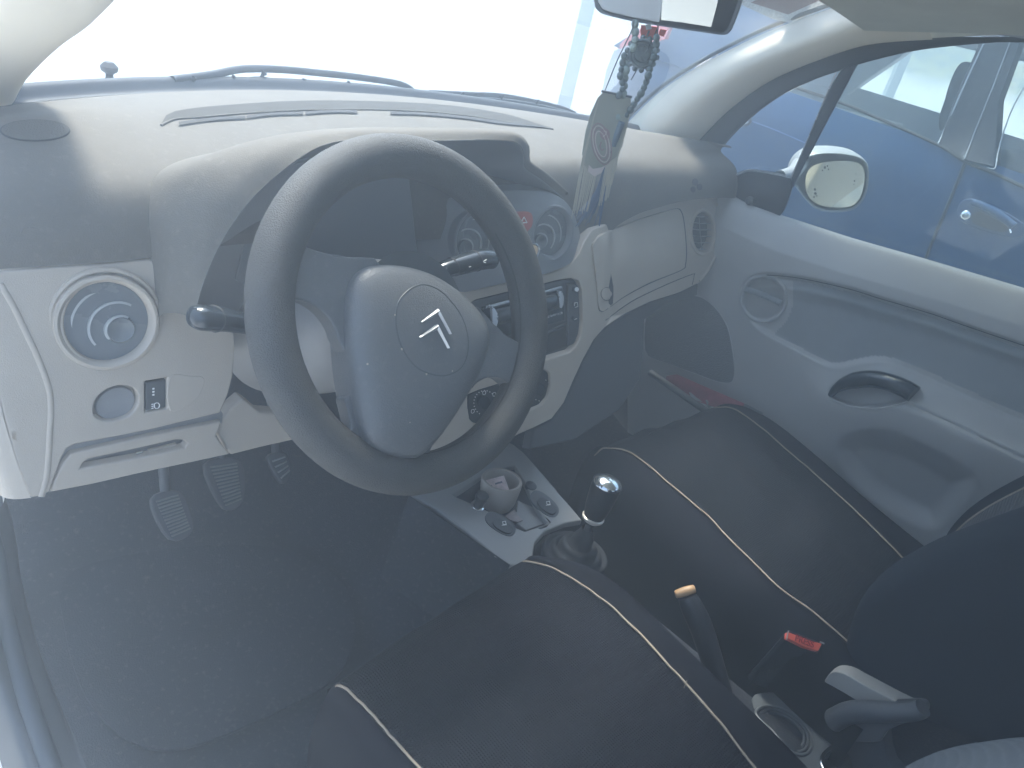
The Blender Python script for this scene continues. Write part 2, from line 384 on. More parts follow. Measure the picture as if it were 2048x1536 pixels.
def bank_mat():
    m = bpy.data.materials.new("gravel_bank_with_dry_grass"); m.use_nodes = True; t = m.node_tree; b = t.nodes["Principled BSDF"]; L = t.links.new
    tc = t.nodes.new("ShaderNodeTexCoord"); sp = t.nodes.new("ShaderNodeSeparateXYZ"); L(tc.outputs["Object"], sp.inputs[0])
    n = t.nodes.new("ShaderNodeTexNoise"); n.inputs["Scale"].default_value = 1.3; n.inputs["Detail"].default_value = 9; L(tc.outputs["Object"], n.inputs["Vector"])
    n2 = t.nodes.new("ShaderNodeTexNoise"); n2.inputs["Scale"].default_value = 7; n2.inputs["Detail"].default_value = 8; L(tc.outputs["Object"], n2.inputs["Vector"])
    ma = t.nodes.new("ShaderNodeMath"); ma.operation = 'MULTIPLY_ADD'; ma.inputs[1].default_value = 0.45; L(n.outputs[0], ma.inputs[0]); L(sp.outputs[2], ma.inputs[2])
    r = t.nodes.new("ShaderNodeMapRange"); r.inputs[1].default_value = 1.42; r.inputs[2].default_value = 1.56; L(ma.outputs[0], r.inputs[0])
    c1 = t.nodes.new("ShaderNodeValToRGB"); c1.color_ramp.elements[0].color = (0.70, 0.68, 0.62, 1); c1.color_ramp.elements[1].color = (0.82, 0.81, 0.76, 1); L(n2.outputs[0], c1.inputs[0])
    c2_ = t.nodes.new("ShaderNodeValToRGB"); c2_.color_ramp.elements[0].position = .38; c2_.color_ramp.elements[1].position = .62; c2_.color_ramp.elements[0].color = (0.05, 0.07, 0.008, 1); c2_.color_ramp.elements[1].color = (0.34, 0.31, 0.06, 1); L(n2.outputs[0], c2_.inputs[0])
    mx = t.nodes.new("ShaderNodeMix"); mx.data_type = 'RGBA'; L(r.outputs[0], mx.inputs[0]); L(c1.outputs[0], mx.inputs["A"]); L(c2_.outputs[0], mx.inputs["B"])
    L(mx.outputs["Result"], b.inputs["Base Color"]); b.inputs["Roughness"].default_value = 0.95
    return m
random.seed(3)
tag(loft("earth_bank", [[(x+random.uniform(-.1, .1), y, z+random.uniform(-.03, .03)) for y in np.linspace(-14, 16, 16)] for x, z in ((3.5, -.05), (4.2, .22), (5.0, .58), (5.8, .90), (6.6, 1.16), (7.6, 1.5), (9.0, 2.0), (13, 2.45), (20, 2.5))], bank_mat(), None, nv=60), "pale gravel bank rising to yellow-green dry grass beyond the blue car", kind='structure')
M_POST = mat("galvanised_post", (0.34, 0.37, 0.37), 0.55, metal=0.3, vary=0.15, vscale=6)
def post(x, y, r, h, label):
    t = thing("metal_post", (x, y, 0), label, "post")
    V, F = tube("p", [(x, y, 0), (x, y, h)], r, M_POST, seg=4, build=False)
    mesh("post_tube", V, F, M_POST, t, bevel=0.006)
    mesh("post_cap", *tube("p", [(x, y, h), (x, y, h+0.012)], r*1.12, M_POST, seg=4, build=False), M_POST, t, bevel=0.003)
pp = at_y(1152, 110, 3.0); post(pp.x, 3.0, 0.062, 2.3, "square grey metal post seen through the windscreen beside the hanging beads")
pp = at_x(1800, 135, 5.2); post(5.2, pp.y, 0.045, 2.2, "thin dark post seen through the windows of the blue car")

# ================================================================== the car's shell
shell = thing("car_body", (0, 0, 0), "pale silver body shell of the car with cream pillars and headliner", "car body")
# windscreen edge (right), from dash corner to the roof, and the door-side edge of the pillar trim
WPX = [(1255, 246), (1290, 210), (1330, 176), (1388, 138), (1450, 104), (1515, 72), (1590, 42), (1690, 8), (1790, -20)]
WY  = [0.513, 0.475, 0.44, 0.385, 0.327, 0.275, 0.215, 0.125, 0.03]
WR = [at_y(x, y, Y) for (x, y), Y in zip(WPX, WY)]
DPX = [(1356, 328), (1375, 300), (1400, 272), (1450, 222), (1519, 171), (1587, 137), (1690, 99), (1758, 84), (1864, 76)]
DX  = [0.672, 0.67, 0.668, 0.664, 0.658, 0.652, 0.642, 0.636, 0.628]
DR = [at_x(x, y, X) for (x, y), X in zip(DPX, DX)]
MR = [(a+b)/2+Vector((-0.025, -0.03, -0.005)) for a, b in zip(WR, DR)]
loft("pillar_trim", [WR, [a.lerp(b, .5)+Vector((-.012, -.014, 0)) for a, b in zip(WR, MR)], MR, DR, [p+Vector((0.03, 0.01, 0)) for p in DR]], M_CREAM, shell, nv=60)
tube("windscreen_gasket", [p+Vector((-0.002, 0.006, 0.004)) for p in WR], 0.0042, M_RUBBER, shell, seg=8, smooth_n=5)
# headliner rail + visor piece beyond the pillar trim
RL = [at_x(1864, 76, .628), at_x(1950, 72, .622), at_x(2048, 70, .618), at_x(2300, 78, .612)]
RU = [at_x(1860, -60, .60), at_x(1950, -70, .59), at_x(2048, -80, .58), at_x(2300, -80, .57)]
loft("roof_rail_lining", [RL, [a.lerp(b, .5)+Vector((-.02, 0, -.012)) for a, b in zip(RL, RU)], RU], M_ROOF, shell, nv=30, thick=(0.03, 0, 0.01))
vz = [at_x(1866, -20, .575), at_x(1900, 28, .575), at_x(1990, 42, .57), at_x(2120, 44, .565)]
loft("sun_visor", [vz, [p+Vector((-.01, -.02, .02)) for p in vz], [p+Vector((-.02, -.05, .075)) for p in vz]], M_ROOF, shell, nv=24, thick=(0.0, 0.0, 0.02))
# left pillar
LPX = [(290, -90), (245, -40), (205, 0), (155, 38), (110, 80), (72, 122), (50, 158), (35, 190), (14, 232)]
LY  = [.10, .15, .20, .265, .33, .39, .43, .47, .47]
LW = [at_y(x, y, Y+0.02) for (x, y), Y in zip(LPX, LY)]
LO = [p+Vector((-.10, -.045, -.02)) for p in LW]
loft("pillar_trim", [LW, [a.lerp(b, .45)+Vector((.012, -.02, -.012)) for a, b in zip(LW, LO)], LO, [p+Vector((-.01, .06, 0)) for p in LO]], M_CREAM, shell, nv=50)
tube("windscreen_gasket", [p+Vector((0.0, 0.008, 0.004)) for p in LW], 0.004, M_RUBBER, shell, seg=8, smooth_n=5)
# windscreen: cowl line to roof line
def Yb(x): return 0.605-0.50*x*x
bot = [(x, Yb(x)+0.055, 1.052) for x in np.linspace(-.70, .70, 13)]
mid = [(x, Yb(x)*0.60+0.10, 1.245) for x in np.linspace(-.64, .64, 13)]
top = [(x, 0.10-0.10*x*x, 1.405) for x in np.linspace(-.56, .56, 13)]
loft("windscreen", [bot, mid, top], G_WIND, shell, nu=8, nv=40)
# roof, header, floor pan, sills, rear: they shade the cabin
roofR = [[(x, y, 1.43+z-0.05*x*x*2) for x in np.linspace(-.60, .60, 9)] for y, z in ((.07, -.01), (-.3, .045), (-.8, .06), (-1.4, .05), (-1.9, .0))]
loft("roof", roofR, M_PAINT, shell, nv=24, thick=(0, 0, 0.03))
loft("headliner", [[(x*0.99, y, z-0.035) for x, y, z in r] for r in roofR], M_ROOF, shell, nv=24)
for s in (-1, 1):
    tube("roof_rail", [(s*.60, .03, 1.405), (s*.615, -.3, 1.42), (s*.62, -.9, 1.425), (s*.61, -1.5, 1.40), (s*.60, -1.9, 1.36)], (lambda t: (0.035, 0.03)), M_PAINT, shell, smooth_n=4, seg=10)
    cy = -.60 if s > 0 else -.92
    tube("centre_pillar", [(s*.62, cy-.02, 1.41), (s*.70, cy, 1.0), (s*.72, cy+.02, .35)], (lambda t: (0.05, 0.035)), M_CREAM, shell, smooth_n=4, seg=10)
    tube("rear_pillar", [(s*.60, -1.55, 1.40), (s*.70, -1.75, 1.0), (s*.72, -1.8, .5)], (lambda t: (0.09, 0.05)), M_CREAM, shell, smooth_n=4, seg=10)
mesh("rear_quarter", [(.71, -.66, .25), (.71, -.66, .98), (.71, -1.75, 1.0), (.71, -1.75, .25)], [(0, 1, 2, 3)], M_DOOR, shell)
mesh("rear_quarter", [(-.71, -.95, .25), (-.71, -.95, .98), (-.71, -1.75, 1.0), (-.71, -1.75, .25)], [(0, 1, 2, 3)], M_DOOR, shell)
prism("tailgate", [(-.66, -1.95, .3), (.66, -1.95, .3), (.66, -1.92, 1.0), (-.66, -1.92, 1.0)], (0, -.04, 0), M_DOOR, shell)
prism("rear_bench", [(-.62, -1.15, .3), (.62, -1.15, .3), (.62, -1.15, .62), (-.62, -1.15, .62)], (0, -.55, 0), M_BOLST, shell, bevel=0.05)
prism("rear_bench_back", [(-.62, -1.62, .55), (.62, -1.62, .55), (.62, -1.75, 1.08), (-.62, -1.75, 1.08)], (0, -.1, 0), M_BOLST, shell, bevel=0.04)
# floor: carpet sheet with tunnel and toe board
fr = []
for y, z in ((-1.2, .32), (-.4, .31), (.05, .30), (.25, .30), (.42, .36), (.56, .48), (.62, .66), (.62, .9)):
    tz = 0.16 if y < .4 else 0.10
    fr.append([(-.70, y, z+.01), (-.5, y, z), (-.25, y, z), (-.13, y, z+tz*.6), (-.05, y, z+tz), (.05, y, z+tz), (.13, y, z+tz*.6), (.25, y, z), (.5, y, z), (.70, y, z+.01)])
mesh("kick_panel", [(.715, .0, .2), (.715, .75, .2), (.715, .75, 1.02), (.715, .28, 1.0), (.715, .20, .7)], [(0, 1, 2, 3, 4)], M_DARK, shell)
mesh("bulkhead", [(-.72, .66, .2), (.72, .66, .2), (.72, .60, 1.0), (-.72, .60, 1.0)], [(0, 1, 2, 3)], M_BLACK, shell)
tag(loft("carpet_floor", fr, M_CARPET, None, nv=60), "dark blue-grey carpet of the car floor", kind='structure')
# driver's door aperture: sill with rubber seal and painted outer edge (lower left of the picture)
SP = [(-30, 1040), (-8, 1120), (6, 1210), (24, 1290), (46, 1370), (76, 1460), (112, 1560), (150, 1650)]
sx = [-.735]*8
S0 = [at_x(x, y, -.735) for x, y in SP]
S0 = [Vector((-.735, p.y, p.z)) for p in S0]
tube("door_seal", S0, 0.0095, M_RUBBER, shell, seg=10, smooth_n=5)
loft("sill_trim", [[p+Vector((.008, .004, 0)) for p in S0], [p+Vector((.025, .03, .0)) for p in S0], [p+Vector((.03, .10, .0)) for p in S0]], M_DARK, shell, nv=40)
loft("sill_paint", [[p+Vector((-.008, -.006, -.004)) for p in S0], [p+Vector((-.02, -.018, -.012)) for p in S0], [p+Vector((-.035, -.02, -.05)) for p in S0]], mat("sill_paint_grey", (.05,.055,.06), .5), shell, nv=40)
# cowl and bonnet outside the windscreen
cx = np.linspace(-.68, .68, 13)
loft("cowl_panel", [[(x, Yb(x)+.004, 1.066) for x in cx], [(x, Yb(x)+.03, 1.060) for x in cx], [(x, Yb(x)+.055, 1.074) for x in cx], [(x, Yb(x)+.10, 1.050) for x in cx], [(x, Yb(x)+.16, 1.035) for x in cx]], M_BLACK, shell, nv=50)
loft("bonnet", [[(x, Yb(x)+.17, 0.985-.06*x*x) for x in cx], [(x, Yb(x)+.5, .93-.06*x*x) for x in cx], [(x, Yb(x)*.6+.95, .86-.08*x*x) for x in cx], [(x, Yb(x)*.3+1.3, .70) for x in cx]], mat("bonnet_blown_out_white", (.80, .79, .76), .6), shell, nv=30)  # bonnet whitened to stand for overexposed glare; the body is silver
# washer nozzle
q = at_z(240, 162, 1.06); lathe("washer_nozzle", q+Vector((0, .04, -.012)), (0, 0, 1), [(.006, 0), (.005, .012), (.011, .016), (.012, .022), (.006, .028)], M_BLACK, shell, seg=16)

# wipers lying on the foot of the windscreen
def wiper(label, arm, blade):
    base = at_y(*arm[0][:2], arm[0][2]); t = thing("windscreen_wiper", tuple(base), label, "wiper", "windscreen wipers")
    A = [at_y(*a) for a in arm]; Bp = [at_y(*a) for a in blade]
    tube("wiper_arm", A, lambda t: (0.0065-.002*t, 0.006), M_BLACK, t, smooth_n=5)
    V, F = tube("x", Bp, 0.0042, M_BLACK, seg=8, smooth_n=5, build=False)
    mesh("wiper_blade", V, F, M_RUBBER, t)
    for k in range(1, len(Bp)-1):
        tube("blade_claw", [Bp[k]+Vector((0, 0, -.004)), Bp[k]+Vector((.004, -.004, .012)), A[min(k, len(A)-1)]*0.25+Bp[k]*0.75+Vector((0, 0, .004))], 0.003, M_BLACK, t, seg=6)
wiper("near black wiper arm crossing the foot of the windscreen above the demister slot",
      [(345, 160, .58), (420, 150, .61), (485, 138, .64), (560, 139, .66), (640, 146, .67), (720, 155, .68), (800, 168, .68), (828, 184, .67)],
      [(300, 176, .56), (380, 170, .59), (460, 166, .62), (520, 158, .64), (600, 172, .65), (690, 176, .66), (760, 178, .66)])
wiper("far black wiper lying low towards the right end of the windscreen foot",
      [(860, 186, .68), (930, 189, .68), (1000, 192, .67), (1060, 202, .66), (1120, 216, .64), (1150, 228, .62)],
      [(840, 194, .66), (920, 197, .66), (1000, 200, .66), (1070, 210, .64), (1140, 226, .61)])
# windscreen sticker on the top edge of the glass
stick = thing("windscreen_sticker", tuple(at_y(1570, 20, .20)), "reddish-brown square sticker with a white speckled border on the top edge of the windscreen", "sticker")
sf = plane(at_y(1560, 10, .235), (-.55, -.62, -.55))
patch("sticker_border", [(1470, 4), (1548, -26), (1700, -20), (1655, 14), (1580, 46), (1545, 38)], sf, mat("speckled_white_paper", (0.62, 0.63, 0.64), 0.8, vary=0.35, vscale=260), stick, back=(.0, .001, .0005), bevel=0)
patch("sticker_print", [(1502, 5), (1560, -20), (1650, -14), (1632, 4), (1576, 29)], sf, mat("sticker_brown_red_print", (0.16, 0.055, 0.05), 0.6, vary=0.1), stick, back=(0, .0005, 0), h=.0012, bevel=0)
# ================================================================== dashboard
dash = thing("dashboard", (0, .25, .60), "grained grey dashboard with beige lower panels and round air vents behind the steering wheel", "dashboard")
def lip(x):      # front lip of the grey pad: (Y, Z)
    pts = [(-.74, .175, .982), (-.57, .172, .982), (-.50, .185, .985), (-.1, .21, .96), (.10, .215, .93), (.20, .222, .915), (.24, .232, .92), (.316, .24, .963), (.40, .243, .975), (.505, .244, .987), (.62, .246, .988), (.70, .246, .985)]
    for (a, ya, za), (b, yb, zb) in zip(pts, pts[1:]):
        if x <= b: t = (x-a)/(b-a); t = t*t*(3-2*t); return ya+(yb-ya)*t, za+(zb-za)*t
    return pts[-1][1:]
rows = [[] for _ in range(8)]
for x in np.linspace(-.72, .70, 25):
    yb = Yb(x); yf, zf = lip(x); zt = 1.078
    P = [(yb, 1.058), (yb-.012, 1.070), (yb-.06, zt), (yb*.55+yf*.45, zt+.004), (yf+.075, 1.066), (yf+.028, 1.045), (yf+.006, (1.03+zf)/2+.004), (yf, zf)]
    for r, (y, z) in zip(rows, P): r.append((x, y, z))
pad = loft("upper_pad", rows, M_PAD, dash, nu=7, nv=120, thick=None)
padhit = hit_on(pad)
# demister slot: flat band in darkened pad colour for the trough's shade
def band(name, up, lo, surf, m, par, h=0.0008, n=40, **kw):
    U = resample([Vector((x, y, 0)) for x, y in c2(up, 8)], n); D = resample([Vector((x, y, 0)) for x, y in c2(lo, 8)], n)
    V, F = [], []
    for a, b in zip(U, D):
        for k in range(4): q = a.lerp(b, k/3); V.append(surf(q.x, q.y, h))
    return mesh(name, V, grid_faces(n, 4), m, par, **kw)
Z_ = 1.079
def on_pad(x, y, h=0): return padhit(x, y, h)
up = [(322, 250), (330, 234), (360, 222), (450, 212), (600, 203), (760, 204), (900, 212), (1010, 229), (1070, 247), (1106, 258)]
lo = [(322, 252), (350, 240), (400, 236), (480, 229), (600, 222), (760, 221), (900, 229), (1000, 243), (1060, 253), (1106, 259)]
band("demister_trough", up, lo, on_pad, mat("trough_shade_grey", (.055, .052, .046), .8, spec=.2), dash, h=0.0012)
tube("demister_lip", [on_pad(x, y, .0008) for x, y in c2(lo, 6)], 0.0014, M_PAD, dash, seg=8)
for a, b in (((357, 251), (490, 238)), ((493, 238), (606, 230)), ((610, 230), (714, 227))):
    n = 8; U = [(a[0]+(b[0]-a[0])*i/n, a[1]+(b[1]-a[1])*i/n-2.5*sin(pi*i/n)) for i in range(n+1)]
    band("demister_slot", [(x, y-3) for x, y in U], [(x, y+2) for x, y in U], on_pad, M_SEAM, dash, h=0.0025, n=16)
U = [(780, 226), (850, 228), (930, 235), (1010, 246), (1104, 258)]
band("demister_slot", [(x, y) for x, y in U], [(x, y+5-5*(i == 4)) for i, (x, y) in enumerate(U)], on_pad, M_SEAM, dash, h=0.0025, n=24)
# tweeter cover at the left end, sensor hole, pillar-side holes
e = [(70+68*cos(q), 262+20*sin(q)) for q in np.linspace(0, 2*pi, 40, endpoint=False)]
patch("speaker_cover", e, on_pad, mat("speaker_cover_grey", (.10, .092, .08), .85, grain=.9, gscale=600, spec=.15), dash, step=9, back=(0, 0, -.004), h=.0015, bevel=0.0008)
line_on("speaker_cover_rim", e, on_pad, .0011, M_SEAM, dash, h=.0004, n=2, closed=True)
e = [(62+20*cos(q), 468+13*sin(q)) for q in np.linspace(0, 2*pi, 24, endpoint=False)]
patch("blanking_plug", e, on_pad, M_PAD, dash, step=8, back=(0, .004, 0), h=.0008, bevel=0)
for x, y, r in ((1390, 364, 6), (1399, 374, 5.5), (1386, 379, 5)):
    e = [(x+r*cos(q), y+r*1.2*sin(q)) for q in np.linspace(0, 2*pi, 14, endpoint=False)]
    patch("sensor_hole", e, on_pad, M_SEAM, dash, step=8, back=(0, .002, 0), h=.0006, bevel=0)

# ---- instrument hood: from the pad over a lip into the cavity
lipP = [(388, 640, .105), (398, 592, .10), (420, 530, .10), (450, 470, .10), (488, 415, .10), (530, 370, .105), (585, 325, .11), (640, 292, .12), (700, 279, .13), (780, 277, .135), (870, 280, .14), (950, 279, .145), (1000, 280, .15), (1030, 284, .155), (1044, 296, .165), (1049, 316, .175), (1051, 336, .185), (1088, 362, .20), (1128, 396, .21)]
outP = [(306, 640, .165), (312, 560, .165), (314, 510, .165), (316, 450, .165), (326, 395, .168), (350, 345, .172), (400, 314, .18), (470, 296, .185), (560, 281, .19), (660, 270, .195), (780, 266, .20), (880, 266, .20), (960, 267, .20), (1010, 271, .20), (1042, 281, .20), (1055, 298, .20), (1057, 328, .205), (1093, 355, .21), (1132, 390, .215)]
LP = [at_y(*p) for p in lipP]; OP = [at_y(*p) for p in outP]
BP = [p+Vector((-.012*max(0, 1-i/6), .055, -.022)) for i, p in enumerate(OP)]
mid1 = [a.lerp(b, .33)+Vector((-.004, -.004, .010)) for a, b in zip(OP, LP)]
mid2 = [a.lerp(b, .72)+Vector((-.003, -.004, .009)) for a, b in zip(OP, LP)]
cc = Vector((-.30, .12, .98))
L1 = [p+Vector((0, .004, -.002))+(cc-p)*.012 for p in LP]
L2 = [p+Vector((0, .035, -.010))+(cc-p)*.06 for p in LP]
L3 = [p+Vector((0, .085, -.028))+(cc-p)*.12 for p in LP]
loft("instrument_hood", [BP, OP, mid1, mid2, LP], M_PAD, dash, nu=6, nv=90)
loft("hood_inner_lining", [[p+Vector((0, .0005, -.0005)) for p in LP], L1, L2, L3], M_PADD, dash, nu=5, nv=90)
back_pts = [p+Vector((0, -.006, 0)) for p in L3]+[Vector((.02, .225, .88)), Vector((-.50, .20, .84))]
prism("cluster_back_panel", back_pts, (0, .02, 0), M_PADD, dash)
# instrument lens and dials, half hidden by the wheel
cl = plane((-.36, .185, 1.0), (0, -1, .15))
ov = [(-.36+.115*cos(q), .165, 1.005+.062*sin(q)) for q in np.linspace(0, 2*pi, 40, endpoint=False)]
u_, v_, n_ = frame((0, -1, .12))
patch("instrument_lens", [(470, 560), (500, 440), (560, 360), (640, 312), (740, 300), (812, 306), (824, 400), (832, 480), (845, 560), (700, 600), (560, 610)], plane((-.36, .192, 1.0), (0, -1, .15)), mat("instrument_lens_smoked", (.13, .135, .14), .4), dash, step=30, back=(0, .004, 0), bevel=.002)
# steering column shroud
sh = [(-.365, .02, .955), (-.365, .09, .925), (-.365, .20, .89)]
def colm(c, a, b, n=28): return [(c[0]+a*cos(q), c[1], c[2]+b*sin(q)) for q in np.linspace(0, 2*pi, n, endpoint=False)]
rws = [colm((-.365, .040, .945), .060, .060), colm((-.365, .05, .935), .078, .078), colm((-.365, .12, .895), .098, .092), colm((-.365, .22, .85), .105, .10)]
V = [Vector(p) for r in rws for p in r]; F = grid_faces(4, 28, True)+[tuple(range(28))]
mesh("column_shroud", V, F, M_PADD, dash, sub=1)

# ---- left beige panel (vent, switches, coin drawer)
lp = implicit(lambda p: p.y-(.165+.28*(p.z-.95)))
panel = [(-30, 546), (0, 543), (60, 539), (150, 532), (240, 525), (300, 519), (322, 540), (350, 572), (378, 602), (420, 634), (468, 668), (470, 700), (466, 752), (456, 790), (443, 820), (441, 826), (300, 860), (200, 880), (150, 889), (134, 897), (124, 915), (99, 984), (82, 993), (62, 996), (52, 975), (40, 945), (20, 880), (0, 800), (-30, 690)]
holeV = [(215+86*cos(q), 646+82*sin(q)) for q in np.linspace(0, 2*pi, 44, endpoint=False)]
swh = [(290, 763), (334, 756), (334, 816), (330, 819), (290, 826)]
ovh = c2([(189, 830), (190, 805), (207, 784), (235, 772), (262, 774), (276, 790), (274, 812), (258, 832), (230, 842), (205, 842)], 4, True)
patch("lower_panel", panel, lp, M_BEIGE, dash, step=12, back=(0, .02, 0), holes=(holeV, swh, ovh), bevel=.002)
# rounded left end of the panel turning away forwards
edge = [(0, 568), (26, 612), (51, 664), (76, 718), (96, 773), (101, 815), (99, 859), (97, 905), (92, 955), (82, 992)]
el = [lp(x, y, .0018) for x, y in edge]
line_on("panel_corner_bead", edge, lp, .0034, M_BEIGE, dash, h=-.0018, n=6, seg=10)
E0 = [lp(x, y, 0) for x, y in ((-2, 550), (-2, 640), (-2, 740), (0, 806), (20, 880), (41, 945), (62, 996))]
loft("panel_end_cap", [E0, [p+Vector((-.02, .012, .0)) for p in E0], [p+Vector((-.03, .06, 0)) for p in E0], [p+Vector((-.03, .22, 0)) for p in E0]], M_BEIGE, dash, nv=30)
# recess backing behind the holes
patch("switch_recess", [(175, 750), (420, 740), (420, 800), (300, 852), (180, 858)], lp, M_BEIGE2, dash, step=25, back=(0, .004, 0), h=-.012, bevel=0)
patch("blank_disc", [(231+39*cos(q)*1+0*sin(q), 807+31*sin(q)-8*cos(q)) for q in np.linspace(0, 2*pi, 36, endpoint=False)], lp, M_PADD, dash, step=14, back=(0, .006, 0), h=-.006, bevel=.001)
patch("foglamp_switch", [(292, 766), (332, 759), (332, 815), (292, 823)], lp, M_DARK, dash, step=14, back=(0, .008, 0), h=-.002, bevel=.0015)
patch("recess_outline", c2([(340, 754), (380, 752), (408, 756), (404, 782), (385, 805), (340, 822)], 4, True), lp, M_BEIGE2, dash, step=14, back=(0, .002, 0), h=.0006, bevel=.001)
for x, y in ((307, 778), (307, 784), (307, 790)):
    patch("switch_mark", [(x-2, y-1.5), (x+2, y-2), (x+2, y+1), (x-2, y+1.5)], lp, M_WHITE, dash, step=9, back=(0, .0005, 0), h=-.0005, bevel=0)
line_on("switch_mark", [(309, 808), (312, 806), (316, 806), (319, 810), (317, 816), (311, 817), (309, 813)], lp, .0005, M_WHITE, dash, h=0, n=3, closed=True)
for k in range(3): line_on("switch_mark", [(303, 809+4*k), (307, 808+4*k)], lp, .0005, M_WHITE, dash, h=0)
# coin drawer
patch("drawer_gap", [(130, 892), (300, 856), (441, 820), (446, 828), (443, 846), (300, 873), (142, 909), (104, 984), (97, 984), (124, 912)], lp, M_PADD, dash, step=14, back=(0, .004, 0), h=-.008, bevel=0)
slot = [(160, 938), (166, 927), (176, 919), (260, 901), (352, 880), (368, 881), (375, 888), (370, 896), (300, 912), (230, 925)]
patch("drawer_face", [(142, 907), (300, 872), (443, 843), (438, 858), (432, 872), (446, 892), (461, 908), (380, 926), (280, 947), (180, 970), (101, 985), (110, 960), (125, 930)], lp, M_BEIGE, dash, step=14, back=(0, .012, 0), h=-.0015, holes=(slot,), bevel=.002)
patch("drawer_slot_back", [(150, 942), (165, 915), (380, 872), (385, 900), (250, 935)], lp, M_PADD, dash, step=20, back=(0, .004, 0), h=-.016, bevel=0)
line_on("drawer_metal_glint", [(272, 907), (285, 903)], lp, .0016, M_CHROME, dash, h=-.009, seg=8)  # short chrome bar drawn for a metal glint inside the slot
patch("drawer_catch_plate", [(296, 901), (352, 887), (356, 892), (300, 907)], lp, M_BEIGE2, dash, step=14, back=(0, .003, 0), h=-.009, bevel=.0006)
# knee panel under the column
kp = implicit(lambda p: p.y-(.150+.30*(p.z-.86)))
patch("knee_panel", [(435, 868), (444, 842), (462, 818), (486, 797), (503, 810), (520, 824), (545, 826), (590, 832), (660, 850), (760, 880), (850, 925), (820, 960), (740, 930), (660, 895), (586, 881), (520, 896), (461, 911)], kp, M_BEIGE, dash, step=16, back=(0, .02, 0), bevel=.003)

# ---- round air vents
def round_vent(surf, px, py, R, label=None, shift=(.25, -.1), flip=1, collar=False, nrm=None, m=M_POD, ringm=M_BEIGE2, dome=True, d0=0.0):
    c = surf(px, py, d0); a = surf(px+4, py); b = surf(px, py-4); n = (a-surf(px, py)).cross(b-surf(px, py)).normalized()
    if n.dot(ray(px, py)) > 0: n = -n
    if nrm is not None: n = Vector(nrm).normalized()
    v = bpy.data.objects.new("air_vent", None); COL.objects.link(v); v.parent = dash; v.location = c-wpos(dash)
    if label: v["label"] = label
    lathe("vent_ring", c, n, [(R, -.012), (R*1.0, .002), (R*.985, .0032), (R*.93, .0036), (R*.86, .0006), (R*.82, -.010), (R*.82, -.014)], ringm, v, seg=56)
    lathe("vent_bowl", c-n*.002, n, [(R*.83, -.004), (R*.80, -.016), (R*.60, -.030), (R*.3, -.036), (.0005, -.037)], m, v, seg=44)
    u, w_, n = frame(n)
    ctr = c+u*(shift[0]*R)+w_*(shift[1]*R)
    for k, rr in enumerate((.26, .50, .74)):
        cc_ = c+(ctr-c)*(1-k*.22)
        pts = []
        for q in np.linspace(radians(55), radians(215), 26):
            p = cc_+(u*cos(q)*flip+w_*sin(q))*R*rr*1.05
            e = (p-c); pts.append(p-n*(.002+.010*(e.length/R)**2) if e.length < R*.84 else None)
        pts = [p for p in pts if p is not None]
        if len(pts) > 3: 
            V, F = [], []
            for i, p in enumerate(pts):
                rad = (p-cc_).normalized()
                for dd, hh in ((0, 0), (.0022, 0), (.0016, -.016), (0, -.016)): V.append(p+rad*dd*1.0+n*hh)
            mesh("vent_vane", V, grid_faces(len(pts), 4, True)+[(0, 1, 2, 3), tuple(len(V)-4+i for i in range(4))], M_VANE, v, sharp=40)
    lathe("vent_knob", ctr-n*.006, n, [(R*.30, -.02), (R*.30, .0), (R*.26, .0035), (R*.15, .0015), (.0004, .0005)], m, v, seg=32)
    return v
M_VANE = mat("vent_vane_light_grey", (.42, .43, .42), .3, vary=.05)
M_VENT = mat("vent_grey_glossy", (.15, .16, .165), .28, vary=.05)
c_ = lp(215, 646); 
lathe("vent_collar", c_+Vector((.0, .002, .002)), (-.05, -1, .22), [(.0535, -.012), (.0530, -.001), (.0515, .0028), (.049, .0036), (.0475, .001), (.0475, -.012)], M_BEIGE, dash, seg=56)
round_vent(lp, 215, 646, .0475, "round side vent at the driver's end of the dashboard", shift=(.26, -.20), ringm=M_BEIGE2, m=M_VENT, d0=.002, nrm=(-.05, -1, .22))

# ---- centre pod with two vents, hazard switch and a small dial
def podsurf(p): # bulging pod
    x = p.x+.015; return p.y-(.195+.28*(p.z-.96)-.022*math.exp(-(x/.13)**2)+.5*max(0, p.z-1.01)**1.0*.9+.9*max(0, abs(x)-.085)**1.4)
pod = implicit(podsurf)
podo = c2([(818, 346), (850, 372), (885, 396), (930, 392), (985, 384), (1045, 380), (1097, 385), (1130, 402), (1150, 432), (1160, 468), (1158, 500), (1143, 525), (1115, 540), (1084, 550), (1030, 562), (960, 578), (900, 592), (850, 590), (838, 540), (830, 480), (824, 410)], 4, True)
vr = (1105, 466); vl = (962, 476)
def ellh(c, rx, ry): return [(c[0]+rx*cos(q), c[1]+ry*sin(q)) for q in np.linspace(0, 2*pi, 30, endpoint=False)]
patch("centre_vent_pod", podo, pod, M_POD, dash, step=12, back=(0.01, .09, .0), holes=(ellh((1104, 467), 36, 48), ellh((958, 478), 30, 50)), bevel=.006, seg=4)
pn = (-.10, -1, .22)
round_vent(pod, 1104, 467, .044, "round vent right of the hazard switch", shift=(-.42, -.30), flip=-1, ringm=M_POD, m=M_VENT, nrm=pn, d0=-.001)
round_vent(pod, 956, 478, .044, "round vent left of the hazard switch, half behind the wheel rim", shift=(-.42, -.30), flip=-1, ringm=M_POD, m=M_VENT, nrm=pn, d0=-.001)
hz = c2([(1031, 428), (1037, 425), (1058, 425), (1064, 429), (1066, 440), (1064, 452), (1056, 462), (1048, 464), (1040, 460), (1034, 446)], 3, True)
